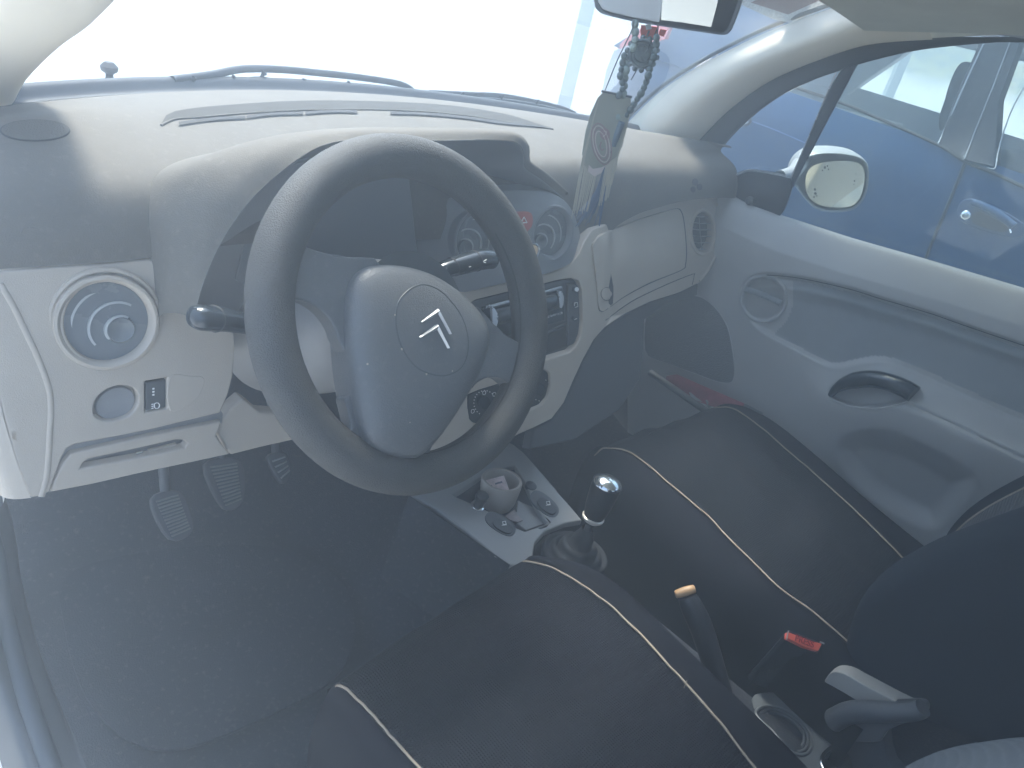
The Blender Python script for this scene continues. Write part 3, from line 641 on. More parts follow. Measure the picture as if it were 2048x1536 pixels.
patch("hazard_switch", hz, pod, M_HAZ, dash, step=8, back=(0, .01, 0), h=.004, bevel=.0012)
for a, b in (((1042, 446), (1048, 434)), ((1048, 434), (1054, 445)), ((1054, 445), (1042, 446))):
    line_on("hazard_triangle", [a, b], pod, .0008, M_WHITE, dash, h=.0046)
e = pod(1064, 502, 0)
lathe("round_dial", e, pn, [(.0135, -.004), (.0135, .003), (.0115, .004), (.010, .0015), (.0004, .001)], M_SILVER, dash, seg=30)
lathe("round_dial_face", e+Vector(pn).normalized()*.0015, pn, [(.0095, 0), (.0095, .0012), (.0004, .0014)], mat("cream_dial", (.75, .58, .38), .4), dash, seg=24)

# ---- beige fascia: centre stack running into the glovebox surround
def Y0(x):
    pts = [(-.2, .175), (.12, .178), (.2, .195), (.28, .228), (.40, .243), (.60, .250), (.75, .250)]
    if x <= pts[0][0]: return pts[0][1]
    for (a, ya), (b, yb) in zip(pts, pts[1:]):
        if x <= b: t = (x-a)/(b-a); t = t*t*(3-2*t); return ya+(yb-ya)*t
    return pts[-1][1]
fas = implicit(lambda p: p.y-(Y0(p.x)+.40*(p.z-.90)+.16*max(0, abs(p.x-.66)-.02)*0))
fo = [(1440, 398), (1446, 430), (1445, 470), (1436, 505), (1420, 540), (1398, 566), (1360, 585), (1300, 604), (1250, 628), (1210, 655), (1188, 680), (1166, 720), (1145, 766), (1128, 806), (1104, 838), (1068, 856), (1040, 868), (1000, 890), (940, 915), (850, 935), (800, 930), (800, 800), (810, 640), (850, 600), (900, 590), (960, 578), (1030, 562), (1084, 551), (1115, 542), (1143, 527), (1158, 508), (1168, 484), (1185, 460), (1215, 441), (1260, 423), (1320, 407), (1380, 397), (1410, 393)]
rad_hole = [(952, 600), (1000, 588), (1120, 560), (1143, 557), (1158, 562), (1165, 580), (1166, 640), (1162, 672), (1152, 694), (1140, 705), (1080, 724), (1010, 745), (930, 752), (925, 660), (932, 612)]
heat_hole = [(936, 790), (960, 780), (1050, 752), (1090, 740), (1100, 748), (1102, 770), (1096, 796), (1082, 812), (1040, 830), (980, 850), (950, 850), (940, 840), (936, 815)]
vent_hole = ellh((1405, 464), 21, 40)
patch("fascia", fo, fas, M_BEIGE, dash, step=13, back=(0, .02, 0), holes=(rad_hole, heat_hole, vent_hole), bevel=.0025, seg=3)
line_on("fascia_edge_bead", [(1411, 393), (1430, 404), (1441, 430), (1442, 468), (1434, 502), (1418, 536), (1398, 562)], fas, .0035, M_BEIGE2, dash, h=0, n=6, seg=8)
# right side vent with straight slats
v = bpy.data.objects.new("air_vent", None); COL.objects.link(v); v.parent = dash; v.location = fas(1405, 464)-wpos(dash); v["label"] = "oval side vent with level slats at the passenger's end"
ring = [fas(x, y, .001) for x, y in ellh((1405, 464), 24, 44)]
tube("vent_ring", ring, .0042, M_BEIGE2, v, seg=10, closed=True)
patch("vent_back", ellh((1405, 464), 23, 43), fas, M_SEAM, v, step=14, back=(0, .003, 0), h=-.016, bevel=0)
for k in range(6):
    y = 432+k*13; hw = 19*math.sqrt(max(0.05, 1-((y-464)/42)**2))
    V, F = [], []
    for xx, yy in ((1405-hw, y-1), (1405, y+1.5), (1405+hw, y+1)):
        p = fas(xx, yy, -.002); V += [p, p+Vector((0, .012, -.004)), p+Vector((0, .012, -.0055)), p+Vector((0, 0, -.0016))]
    mesh("vent_slat", V, grid_faces(3, 4, True)+[(0, 1, 2, 3), (8, 9, 10, 11)], M_POD, v)
tube("vent_link", [fas(1398, 432, -.004), fas(1400, 464, -.004), fas(1404, 498, -.005)], .0012, M_POD, v, seg=6)
# glovebox lid, seam and latch
gl = c2([(1187, 500), (1190, 484), (1204, 470), (1260, 447), (1310, 430), (1350, 419), (1362, 424), (1368, 450), (1372, 500), (1370, 528), (1362, 540), (1300, 565), (1250, 592), (1214, 618), (1204, 622), (1198, 612), (1193, 560)], 4, True)
def grow(P, d):
    cx = sum(p[0] for p in P)/len(P); cy = sum(p[1] for p in P)/len(P)
    return [(x+(x-cx)/math.hypot(x-cx, y-cy)*d, y+(y-cy)/math.hypot(x-cx, y-cy)*d) for x, y in P]
patch("glovebox_seam", grow(gl, 2.2), fas, M_SEAM, dash, step=18, back=(0, .002, 0), h=.0006, bevel=0)
bul = lambda x, y: .006*max(0, 1-((x-1280)/100)**2)*max(0, 1-((y-505)/70)**2)
lid = patch("glovebox_lid", gl, fas, M_BEIGE, dash, step=10, back=(0, .006, 0), h=.0028, relief=bul, bevel=.0022, seg=3)
patch("glovebox_latch", ellh((1214, 588), 11, 12), fas, M_BEIGE2, dash, step=9, back=(0, .004, 0), h=.0045, bevel=.001)
line_on("glovebox_latch_ring", ellh((1214, 588), 12, 13), fas, .0005, M_SEAM, dash, h=.0036, n=2, closed=True)
line_on("fascia_lower_seam", [(1212, 640), (1260, 605), (1320, 575), (1383, 549), (1388, 552), (1384, 570)], fas, .0009, M_SEAM, dash, h=.0002)
# lower dark moulding below the glovebox
lm = implicit(lambda p: p.y-(.235+.75*(p.z-.80)))
patch("glovebox_underside", [(1188, 682), (1212, 655), (1250, 628), (1300, 604), (1360, 585), (1398, 566), (1396, 590), (1340, 606), (1290, 640), (1288, 700), (1280, 760), (1240, 820), (1150, 880), (1060, 900), (1068, 858), (1104, 840), (1130, 806), (1148, 766), (1168, 720)], lm, M_DARK, dash, step=20, back=(0, .02, -.01), h=-.012, bevel=.004)
# ---- radio
rs = lambda x, y, h=0: fas(x, y, h)
radio = bpy.data.objects.new("radio_bay", None); COL.objects.link(radio); radio.parent = dash; radio.location = fas(1060, 640)-wpos(dash)
patch("bay_surround", grow(rad_hole, -1.0), fas, M_DARK, radio, step=16, back=(0, .008, 0), h=-.012, bevel=.002)
patch("radio_face", [(966, 616), (1126, 574), (1130, 640), (968, 684)], fas, M_GLOSS, radio, step=14, back=(0, .006, 0), h=-.008, bevel=.002)
def P2(a, b, t): return (a[0]+(b[0]-a[0])*t, a[1]+(b[1]-a[1])*t)
# convex smoked faceplate with two knobs
fp = [(990, 620), (1118, 586), (1122, 616), (994, 652)]
cyl = lambda x, y: -.006+.010*math.sqrt(max(0, 1-(((y-(620-(x-990)*.266)-15.5)/18))**2))
patch("radio_faceplate", fp, fas, M_GLOSS, radio, step=5, back=(0, .004, 0), relief=cyl, bevel=0)
patch("radio_strip", [(972, 612), (1124, 572), (1124, 577), (972, 618)], fas, M_SILVER, radio, step=14, back=(0, .003, 0), h=-.004, bevel=.0008)
patch("radio_knob", c2([(985, 616), (992, 620), (997, 634), (994, 652), (988, 657), (986, 640)], 3, True), fas, M_SILVER, radio, step=8, back=(0, .006, 0), h=.004, bevel=.001)
patch("radio_knob", c2([(1118, 586), (1124, 583), (1128, 594), (1127, 610), (1122, 617), (1120, 602)], 3, True), fas, M_SILVER, radio, step=8, back=(0, .006, 0), h=.004, bevel=.001)
for k in range(6):
    a = (1090+k*6.2, 634-k*1.7)
    patch("radio_key", [a, (a[0]+4, a[1]-1.1), (a[0]+4, a[1]+2.2), (a[0], a[1]+3.3)], fas, M_SILVER, radio, step=8, back=(0, .002, 0), h=-.004, bevel=0)
patch("storage_slot", [(1000, 700), (1084, 676), (1132, 652), (1134, 692), (1080, 712), (1000, 736)], fas, M_SEAM, radio, step=16, back=(0, .003, 0), h=-.010, bevel=0)
line_on("slot_shelf_edge", [(1000, 694), (1084, 668), (1132, 646)], fas, .0014, M_DARK, radio, h=-.006, seg=8)
# switch column on the right of the radio
patch("switch_column", [(1137, 568), (1150, 566), (1158, 574), (1160, 640), (1157, 668), (1148, 688), (1137, 693)], fas, M_DARK, radio, step=12, back=(0, .006, 0), h=-.006, bevel=.0018)
for cx_, cy_, r_ in ((1153, 580, 4.6), (1152, 611, 4.6), (1151, 638, 3.6)):
    patch("column_button", ellh((cx_-1, cy_), r_+1.5, r_+2), fas, M_BLACK, radio, step=7, back=(0, .003, 0), h=-.0035, bevel=.0006)
patch("column_lamp", ellh((1154, 579), 4, 4.5), fas, M_WHITE, radio, step=7, back=(0, .001, 0), h=-.0028, bevel=0)
for a, b in (((1149, 606), (1155, 605)), ((1149, 606), (1149, 612)), ((1150, 615), (1156, 613)), ((1155, 605), (1156, 613)), ((1149, 639), (1154, 637))):
    line_on("button_mark", [a, b], fas, .0005, M_WHITE, radio, h=-.0025)
for k in range(6): line_on("column_rib", [(1140, 662+k*4.5), (1152, 659+k*4.5)], fas, .0006, M_BLACK, radio, h=-.0045)
# ---- heater panel with dotted dial scales
heater = bpy.data.objects.new("heater_panel", None); COL.objects.link(heater); heater.parent = dash; heater.location = fas(1020, 790)-wpos(dash)
patch("heater_plate", grow(heat_hole, -.6), fas, M_BLACK, heater, step=14, back=(0, .01, 0), h=-.006, bevel=.002)
def dial(cx_, cy_, R, a0, a1, n):
    patch("heater_knob", ellh((cx_, cy_), R*.55, R*.60), fas, M_GLOSS, heater, step=7, back=(0, .006, 0), h=.004, bevel=.0012)
    for k in range(n):
        q = radians(a0+(a1-a0)*k/(n-1)); x = cx_+R*cos(q); y = cy_+R*1.12*sin(q)
        patch("scale_dot", ellh((x, y), .9, 1.0), fas, M_WHITE, heater, step=6, back=(0, .0005, 0), h=-.0052, bevel=0)
dial(970, 806, 22, 120, 400, 20); dial(1082, 780, 20, -60, 200, 14)
for x, y in ((943, 820), (986, 786), (966, 783)):
    line_on("heater_mark", [(x, y), (x+5, y-1), (x+5, y+5), (x, y+6)], fas, .0005, M_WHITE, heater, h=-.005, n=2, closed=True)
# ================================================================== steering wheel (turned clockwise, as parked)
WC = Vector((-.36679, -.00733, .97288)); TILT = radians(29.15); WROT = radians(-27)
wn = Vector((0, -cos(TILT), sin(TILT))); wr = Vector((1, 0, 0)); wu = Vector((0, sin(TILT), cos(TILT)))
ox = wr*cos(WROT)+wu*sin(WROT); oy = -wr*sin(WROT)+wu*cos(WROT)
def WP(x, y, h=0): return WC+ox*(x/1000)+oy*(y/1000)+wn*h
wheel = thing("steering_wheel", tuple(WC), "grey three-spoke steering wheel with a textured leather rim cover and chevron emblem", "steering wheel")
RR, RT = .1660, .0222
tube("rim", [WC+(ox*cos(q)+oy*sin(q))*RR for q in np.linspace(0, 2*pi, 96, endpoint=False)], lambda t: (RT, RT), M_WHEEL, wheel, seg=24, closed=True)
tube("rim_seam", [WC+(ox*cos(q)+oy*sin(q))*(RR-RT*.93)+wn*.006 for q in np.linspace(radians(-150), radians(60), 60)], .0012, M_SEAM, wheel, seg=6)
for sgn in (-1, 1):
    P = [(sgn*x, y) for x, y in ((172, 22), (150, 19), (138, 18.5), (118, 21), (98, 26), (60, 30), (58, -70), (84, -58), (94, -46), (108, -36), (126, -31), (140, -33), (150, -38), (168, -52))]
    V = []; prof = ((1.0, -.010), (1.0, .002), (.985, .0065), (.96, .009))
    prism("spoke", [WP(x, y, .010 - .006*(abs(x)/172)) for x, y in c2(P, 3, True)], -wn*.022, M_HUB, wheel, bevel=.0055, seg=3)
P = [(-58, -100), (58, -100), (52, -128), (50, -145), (62, -160), (72, -170), (-72, -170), (-62, -160), (-50, -145), (-52, -128)]
prism("spoke", [WP(x, y, .006) for x, y in c2(P, 3, True)], -wn*.02, M_HUB, wheel, bevel=.0055, seg=3)
half = [(0, 45), (30, 42), (58, 34), (80, 22), (91, 6), (92, -14), (86, -40), (77, -66), (64, -96), (50, -122), (36, -141), (20, -150), (0, -152)]
out = c2(half+[(-x, y) for x, y in reversed(half[1:-1])], 4, True)
prof = [(1.0, -.006), (1.0, .008), (.992, .0125), (.97, .0165), (.93, .0205), (.86, .0245), (.74, .0285), (.55, .0315), (.3, .033)]
hub = puff("hub_pad", [WP(x, y) for x, y in out], WP(0, -42), wn, prof, M_HUB, wheel, back=.02)
lathe("hub_back", WC-wn*.045, wn, [(.05, 0), (.062, .015), (.07, .038), (.06, .04)], M_DARK, wheel, seg=36)
hh = hit_on(hub)
circ = [(818, 580), (845, 569), (875, 578), (902, 602), (925, 636), (936, 675), (934, 712), (920, 738), (892, 751), (858, 747), (826, 728), (802, 690), (792, 645), (797, 605)]
line_on("emblem_groove", circ, hh, .0009, M_DARK, wheel, h=-.0004, n=6, closed=True)
for ch in ([(841, 643.5), (875, 617.5), (901, 668), (897.5, 669), (876, 629), (842.5, 646)], [(837.5, 673.5), (873.5, 647.5), (897.5, 696), (894, 697), (874, 660), (839, 676.5)]):
    V = [hh(x, y, .0006) for x, y in ch]; n0 = hh.n
    top = [hh(x, y, .0034) for x, y in ((841, 644.5), (875.5, 622), (899.5, 668.5))] if ch[0][1] < 650 else [hh(x, y, .0034) for x, y in ((838, 674.8), (873.8, 652.5), (896, 696.3))]
    b = V; Vv = b+top   # base ring 0..5, ridge 6..8
    mesh("chevron", Vv, [(0, 1, 7, 6), (1, 2, 8, 7), (2, 3, 8), (3, 4, 7, 8), (4, 5, 6, 7), (5, 0, 6), (0, 5, 4, 1), (1, 4, 3, 2)], mat("emblem_satin_chrome", (.42, .43, .44), .36, metal=.55), wheel, sharp=20)
for x, y, r in ((735, 728, .0011), (804, 698, .0014), (853, 748, .0013), (905, 742, .0010), (790, 630, .0008), (820, 845, .0007)):
    lathe("dust_speck", hh(x, y, 0), hh.n, [(r, 0), (r*.5, .0004), (.0001, .0005)], M_BEIGE, wheel, seg=8)
# stalks
def stalk(label, pts, rads, rings):
    P = [at_y(*p) for p in pts]; t = thing("column_stalk", tuple(P[0]), label, "stalk", "steering column stalks")
    n = len(rads)
    def r(s):
        k = s*(n-1); i = min(int(k), n-2); f = k-i; a = rads[i]*(1-f)+rads[i+1]*f; return (a, a*.82)
    tube("lever", P, r, M_GLOSS, t, seg=22, smooth_n=6)
    Q = cr(P, 12)
    for s in rings:
        k = int(s*(len(Q)-1)); a = Q[k]; d = (Q[min(k+1, len(Q)-1)]-Q[max(k-1, 0)]).normalized(); rr = r(s)[0]
        lathe("ring", a, d, [(rr*.98, -.0012), (rr*1.03, 0), (rr*.98, .0012)], M_SEAM, t, seg=24, ell=.84)
    return t
stalk("glossy dark stalk poking out left of the steering wheel", [(560, 668, .075), (500, 650, .06), (450, 640, .055), (410, 636, .05), (386, 633, .05), (377, 632, .05)], [.010, .011, .013, .0145, .0145, .011, .003], (.5,))
t = stalk("dark stalk with ringed sections seen through the top of the wheel", [(770, 600, .075), (840, 562, .072), (885, 541, .07), (925, 528, .07), (960, 519, .07), (982, 519, .07), (990, 521, .07)], [.009, .0095, .012, .0145, .0155, .014, .004], (.42, .62))
q = at_y(936, 532, .053)
for a, b in (((938, 534), (942, 533)), ((967, 523), (973, 519)), ((968, 525), (972, 525))):
    tube("stalk_mark", [at_y(*a, .054), at_y(*b, .054)], .0005, M_WHITE, t, seg=6)
# ================================================================== passenger's door
door = thing("passenger_door", (.74, -.25, .30), "grey front passenger door with a fabric insert and a dark curved pull handle, closed", "car door")
def itp(x, pts):
    xs, ys = zip(*pts); return np.interp(x, xs, ys)
def sst(a, b, v): t = np.clip((v-a)/(b-a), 0, 1); return t*t*(3-2*t)
LA = c2([(1240, 570), (1440, 580), (1480, 568), (1500, 557), (1530, 550), (1600, 556), (1700, 578), (1771, 600), (1872, 630), (2048, 691), (2700, 905)], 5)
LB = c2([(1240, 560), (1480, 612), (1500, 642), (1530, 664), (1602, 702), (1652, 728), (1683, 732), (1710, 726), (1754, 719), (1794, 725), (1838, 742), (1906, 773), (2008, 820), (2048, 836), (2700, 1115)], 5)
LC = [(1240, 700), (1560, 760), (1659, 786), (1805, 801), (1900, 845), (2042, 915), (2700, 1245)]
BELT = [(1250, 330), (1415, 372), (1440, 380), (1491, 405), (1556, 433), (1700, 480), (1854, 524), (2048, 582), (2300, 657), (2700, 776)]
CUP = c2([(1659, 784), (1680, 765), (1703, 754), (1737, 747), (1788, 756), (1832, 774), (1811, 803), (1788, 811), (1750, 817), (1703, 813), (1670, 800)], 4, True)
POC = c2([(1672, 900), (1700, 868), (1760, 858), (1830, 880), (1915, 925), (1948, 952), (1940, 985), (1905, 1030), (1872, 1056), (1835, 1050), (1760, 1010), (1700, 960)], 4, True)
REL = [(1527+45*cos(q), 597+46*sin(q)) for q in np.linspace(0, 2*pi, 40, endpoint=False)]
def sdist(X, Y, poly):
    P = np.array(poly); d = np.full(X.shape, 1e9); c = np.zeros(X.shape, bool); n = len(P)
    for i in range(n):
        a = P[i]; b = P[(i+1) % n]; ab = b-a; l = ab@ab
        t = np.clip(((X-a[0])*ab[0]+(Y-a[1])*ab[1])/l, 0, 1)
        d = np.minimum(d, np.hypot(X-a[0]-ab[0]*t, Y-a[1]-ab[1]*t))
        cond = ((a[1] > Y) != (b[1] > Y)); 
        with np.errstate(divide='ignore', invalid='ignore'): xx = (b[0]-a[0])*(Y-a[1])/(b[1]-a[1]+1e-12)+a[0]
        c ^= cond & (X < xx)
    return np.where(c, -d, d)
def door_h(X, Y, detail=True):
    X = np.asarray(X, float); Y = np.asarray(Y, float)
    la, lb, lc, be = itp(X, LA), itp(X, LB), itp(X, LC), itp(X, BELT)
    fA = sst(1470, 1540, X)
    top = .002+.036*np.sqrt(np.clip((Y-be+4)/75, 0, 1))-.010*sst(70, 200, Y-be)
    dA = Y-la; ins = .012+.012*np.exp(-((dA-24)/14)**2)
    low = .022+.002*np.exp(-(((Y-lb))/6)**2)
    h = top*(1-sst(-5, 7, dA)*fA)+ins*sst(-5, 7, dA)*fA
    h = h*(1-(1-fA)*sst(40, 200, dA)) + .020*(1-fA)*sst(40, 200, dA)
    dB = Y-lb
    armw = sst(1560, 1730, X)
    arm = .026+.040*armw*sst(-5, 95, dB)+.003*np.exp(-(dB/6)**2)
    fB = sst(1480, 1530, X)
    sB = sst(-9, 7, dB)*fB
    h = h*(1-sB)+arm*sB
    dC = Y-lc
    h = h-armw*sst(1780, 1815, X)*.004*np.exp(-(dC/3.2)**2)
    h = h-sst(10, 230, dC)*.040*armw*fB
    if detail:
        h = h-.030*sst(3, -9, sdist(X, Y, CUP))
        h = h-.034*sst(6, -46, sdist(X, Y, POC))
        h = h-.020*sst(2, -5, sdist(X, Y, REL))
    return h
xs = np.concatenate([np.arange(1255, 2060, 3.6), np.arange(2064, 2700, 14)])
colsV = []
NR = 210
def z_at(px, py): return at_x(px, py, .69).z
YB = []
for x in xs:
    a, b = 700.0, 2600.0
    for _ in range(30):
        m_ = (a+b)/2
        if z_at(x, m_) > .33: a = m_
        else: b = m_
    YB.append(a)
XX = np.repeat(xs[None, :], NR, 0); be = itp(xs, BELT); tt = np.linspace(0, 1, NR)[:, None]
YY = be[None, :]+(np.array(YB)-be)[None, :]*tt
HH = door_h(XX, YY)
V = [at_x(float(x), float(y), .705-float(h)) for x, y, h in zip(XX.ravel(), YY.ravel(), HH.ravel())]
F = grid_faces(NR, len(xs))
# belt edge folds over towards the glass
n0 = len(V); V += [p+Vector((.012, 0, .003)) for p in V[:len(xs)]]+[p+Vector((.030, 0, -.02)) for p in V[:len(xs)]]
F += [(n0+j+1, n0+j, j, j+1) for j in range(len(xs)-1)]+[(n0+len(xs)+j+1, n0+len(xs)+j, n0+j, n0+j+1) for j in range(len(xs)-1)]
_ins = [(1585, 560)]+[(x, y+5) for x, y in LA if 1600 < x < 2650]+[(2650, 890)]+[(x, y-5) for x, y in reversed(LB) if 1560 < x < 2640]+[(1545, 668), (1572, 640), (1584, 610)]
_XY = np.stack([XX.ravel(), YY.ravel()], 1); _m = sdist(_XY[:, 0], _XY[:, 1], _ins) < 0
Fi = [f for f in F if all(i < n0 and _m[i] for i in f)]; _s = set(Fi); F = [f for f in F if f not in _s]
_u = sorted({i for f in Fi for i in f}); _k = {u: i for i, u in enumerate(_u)}
mesh("fabric_insert", [V[i] for i in _u], [tuple(_k[i] for i in f) for f in Fi], M_DFAB, door, sharp=70)
mesh("trim_panel", V, F, M_DOOR, door, sharp=70)
def dsurf(x, y, h=0.0): return at_x(x, y, .705-float(door_h(x, y))-h)
def dsurf0(x, y, h=0.0): return at_x(x, y, .705-float(door_h(x, y, False))-h)
line_on("insert_seam", [p for p in LA if 1500 < p[0] < 2500][::3], dsurf0, .0014, M_SEAM, door, h=-.0005, n=2)
# release lever in its round bowl
tube("release_bezel", [dsurf0(x, y, .001) for x, y in REL], .0042, M_DOOR, door, seg=12, closed=True)
line_on("release_lever", [(1488, 578), (1505, 583), (1530, 592), (1562, 607)], dsurf0, lambda t: (.0042, .0068), M_DFAB, door, h=-.003, n=5, seg=12)
for k in range(5):
    p = dsurf0(1497+13.5*k, 583+5.2*k, .004); lathe("lever_stud", p, (-1, -.4, .4), [(.0016, 0), (.0013, .0006), (.0002, .0008)], M_SILVER, door, seg=10)
# pull handle
PB = [(1660, 792), (1672, 778), (1690, 767), (1715, 760), (1745, 758), (1780, 765), (1808, 776), (1828, 788)]
line_on("pull_handle", PB, dsurf0, lambda t: (.005+.012*min(1, t*2.5), .006+.013*min(1, t*2.5)), M_GLOSS, door, h=.006, n=6, seg=20)
line_on("pull_cup_rim", CUP[::2], dsurf0, .0016, M_DOOR, door, h=.0006, n=2, closed=True)
# speaker grille
SPK = c2([(1300, 600), (1345, 590), (1394, 592), (1420, 606), (1440, 628), (1455, 655), (1463, 690), (1469, 735), (1466, 760), (1455, 766), (1430, 762), (1387, 746), (1330, 725), (1290, 700)], 4, True)
M_GRILLE = mat("speaker_grille", (.15, .155, .16), .75, grain=2.5, gscale=330)
patch("speaker_grille", SPK, dsurf0, M_GRILLE, door, step=14, back=(.003, 0, 0), h=.002, bevel=.0012)
line_on("speaker_rim", SPK[::2], dsurf0, .0009, M_DOOR, door, h=.0025, n=2, closed=True)
# ---- window opening: frame, seal, divider, glass
def wx(z): return .722-.16*(z-1.0)
wins = implicit(lambda p: p.x-wx(p.z))
GPX = [(1385, 352), (1399, 345), (1433, 301), (1485, 246), (1553, 195), (1621, 161), (1676, 142), (1717, 128), (1826, 102), (1963, 87), (2048, 85), (2300, 92)]
G3 = [wins(x, y) for x, y in GPX]
DD = resample(cr([p+Vector((.022, .012, .004)) for p in DR]+[at_x(1950, 74, .645), at_x(2048, 74, .64), at_x(2300, 82, .635)], 6), 60); GG = resample(cr(G3, 6), 60)
loft("window_seal", [DD, [a.lerp(b, .55)+Vector((-.004, 0, 0)) for a, b in zip(DD, GG)], GG, [p+Vector((.02, 0, .006)) for p in GG]], M_RUBBER, door, nu=5, nv=70)
patch("window_divider", [(1684, 138), (1717, 126), (1690, 178), (1640, 272), (1600, 348), (1556, 436), (1520, 440), (1548, 400), (1584, 352), (1620, 270), (1664, 170)], wins, M_RUBBER, door, step=16, back=(.02, .01, 0), h=.004, bevel=.003)
line_on("divider_bright_edge", [(1672, 146), (1650, 196), (1618, 272), (1582, 356)], wins, .0012, M_SILVER, door, h=.004)
patch("quarter_glass", [(1387, 352), (1433, 301), (1485, 246), (1553, 195), (1621, 161), (1684, 138), (1640, 240), (1584, 362), (1500, 400), (1430, 390)], wins, G_CLEAR, door, step=60, back=(.003, 0, 0), h=-.004, bevel=0)
patch("window_glass", [(1712, 126), (1826, 100), (1963, 84), (2200, 84), (2500, 110), (2500, 730), (2048, 592), (1854, 534), (1700, 490), (1552, 446), (1600, 345)], wins, G_DIRTY, door, step=90, back=(.003, 0, 0), h=-.006, bevel=0)
line_on("belt_seal", [(1556, 433), (1700, 478), (1854, 522), (2048, 580), (2300, 655)], wins, .0035, M_RUBBER, door, h=.0035, n=5)
# mirror sail trim with adjuster
sail = c2([(1440, 381), (1452, 367), (1468, 356), (1484, 347), (1502, 343), (1535, 347), (1572, 355), (1583, 362), (1580, 390), (1556, 437), (1519, 437), (1491, 425), (1466, 402)], 3, True)
sl = implicit(lambda p: p.x-(.700-.05*(p.z-1.0)))
patch("mirror_sail_trim", sail, sl, M_BLACK, door, step=9, back=(.012, .004, 0), bevel=.003, seg=3, relief=lambda x, y: .010*math.exp(-((x-1513)/40)**2-((y-392)/26)**2))
line_on("sail_trim_edge", [(1440, 380), (1452, 365), (1468, 353), (1484, 344), (1502, 340), (1535, 344), (1572, 352)], sl, .002, M_SILVER, door, h=.001, n=5)
lathe("mirror_adjuster", sl(1500, 402, .010), (-1, -.3, .3), [(.009, 0), (.0095, .004), (.007, .009), (.003, .0115), (.0005, .012)], M_BLACK, door, seg=24)
# outside mirror
mir = bpy.data.objects.new("outside_mirror", None); COL.objects.link(mir); mir.parent = door; MC = at_y(1672, 370, .16); mir.location = MC-wpos(door)
mn = (CAM-MC).normalized(); mn = (Vector((-.18, -.90, -.42)).normalized()-(MC-CAM).normalized()).normalized()
mp_ = plane(MC, mn)
mo = c2([(1611, 372), (1613, 350), (1622, 335), (1642, 326), (1672, 322), (1705, 323), (1722, 330), (1729, 345), (1728, 368), (1720, 395), (1706, 410), (1682, 415), (1650, 413), (1628, 404), (1616, 390)], 3, True)
ho = c2([(1583, 358), (1592, 330), (1612, 312), (1640, 305), (1680, 305), (1716, 312), (1734, 326), (1738, 350), (1733, 385), (1718, 410), (1696, 422), (1660, 424), (1632, 418), (1612, 400), (1600, 385)], 3, True)
H0 = [mp_(x, y, .0) for x, y in ho]; cH = mp_(1668, 366)
puff("mirror_housing", [p for p in H0], cH, -mn, [(.93, -.001), (.985, -.004), (1.0, 0), (1.0, .02), (.95, .05), (.8, .075), (.5, .09), (.2, .094)], mat("mirror_housing_grey", (.24, .25, .25), .45, vary=.05), mir)
M_MIRROR = mat("mirror_silver", (.62, .60, .53), .02, metal=1.0)
prism("mirror_face", [mp_(x, y, .004) for x, y in mo], -mn*.004, M_MIRROR, mir, smooth=False)
for x, y, r in ((1650, 335, 2.2), (1655, 332, 1.6), (1657, 339, 1.4), (1645, 341, 1.2), (1630, 379, 2.2), (1631, 387, 2.4), (1628, 394, 1.6), (1634, 392, 1.3), (1709, 362, 1.6), (1708, 369, 1.2), (1712, 348, 1)):
    patch("mirror_spot", ellh((x, y), r, r*1.2), mp_, M_DARK, mir, step=6, back=-mn*.0003, h=.0048, bevel=0)
tube("mirror_arm", [sl(1560, 352, -.03), at_x(1585, 345, .80), at_x(1604, 336, .90)-mn*.02, at_x(1622, 330, 1.0)-mn*.05], lambda t: (.013+.008*t, .012+.006*t), mat("mirror_housing_grey", (.24, .25, .25), .45), mir, seg=14, smooth_n=5)
# things in the door bin
bk = thing("folded_booklet", tuple(at_x(1430, 790, .61)), "thin red-edged booklet standing in the bottom of the passenger's door bin", "booklet")
bp_ = [(1333, 751), (1354, 748), (1420, 777), (1490, 807), (1474, 816), (1400, 792), (1336, 764)]
prism("booklet_cover", [at_x(x, y, .622-.01*(y > 780)) for x, y in bp_], (.004, .002, -.018), mat("booklet_red", (.30, .05, .07), .5, vary=.25, vscale=40), bk, bevel=.001)
prism("booklet_pages", [at_x(x, y, .623) for x, y in ((1474, 816), (1490, 807), (1527, 826), (1505, 820))], (.004, .002, -.012), mat("booklet_grey_edge", (.16, .17, .18), .6), bk, bevel=.0006)
pa = thing("crumpled_paper", tuple(at_x(1400, 800, .60)), "small crumpled pale paper scraps under the red booklet in the door bin", "paper")
for pts in ([(1376, 784), (1398, 789), (1418, 799), (1412, 806), (1386, 798)], [(1412, 800), (1424, 797), (1432, 810), (1418, 815)]):
    V = [at_x(x+random.uniform(-2, 2), y+random.uniform(-1, 1), .610+random.uniform(0, .012)) for x, y in pts]; prism("paper_scrap", V, (.002, 0, -.001), mat("paper_scrap", (.30, .30, .29), .8), pa)
bin_ = mesh("bin_lip", *join_geo([tube("x", [at_x(1300, 745, .60), at_x(1380, 800, .60), at_x(1480, 870, .595), at_x(1600, 960, .59)], .008, M_DARK, smooth_n=5, build=False)]), M_DARK, door)
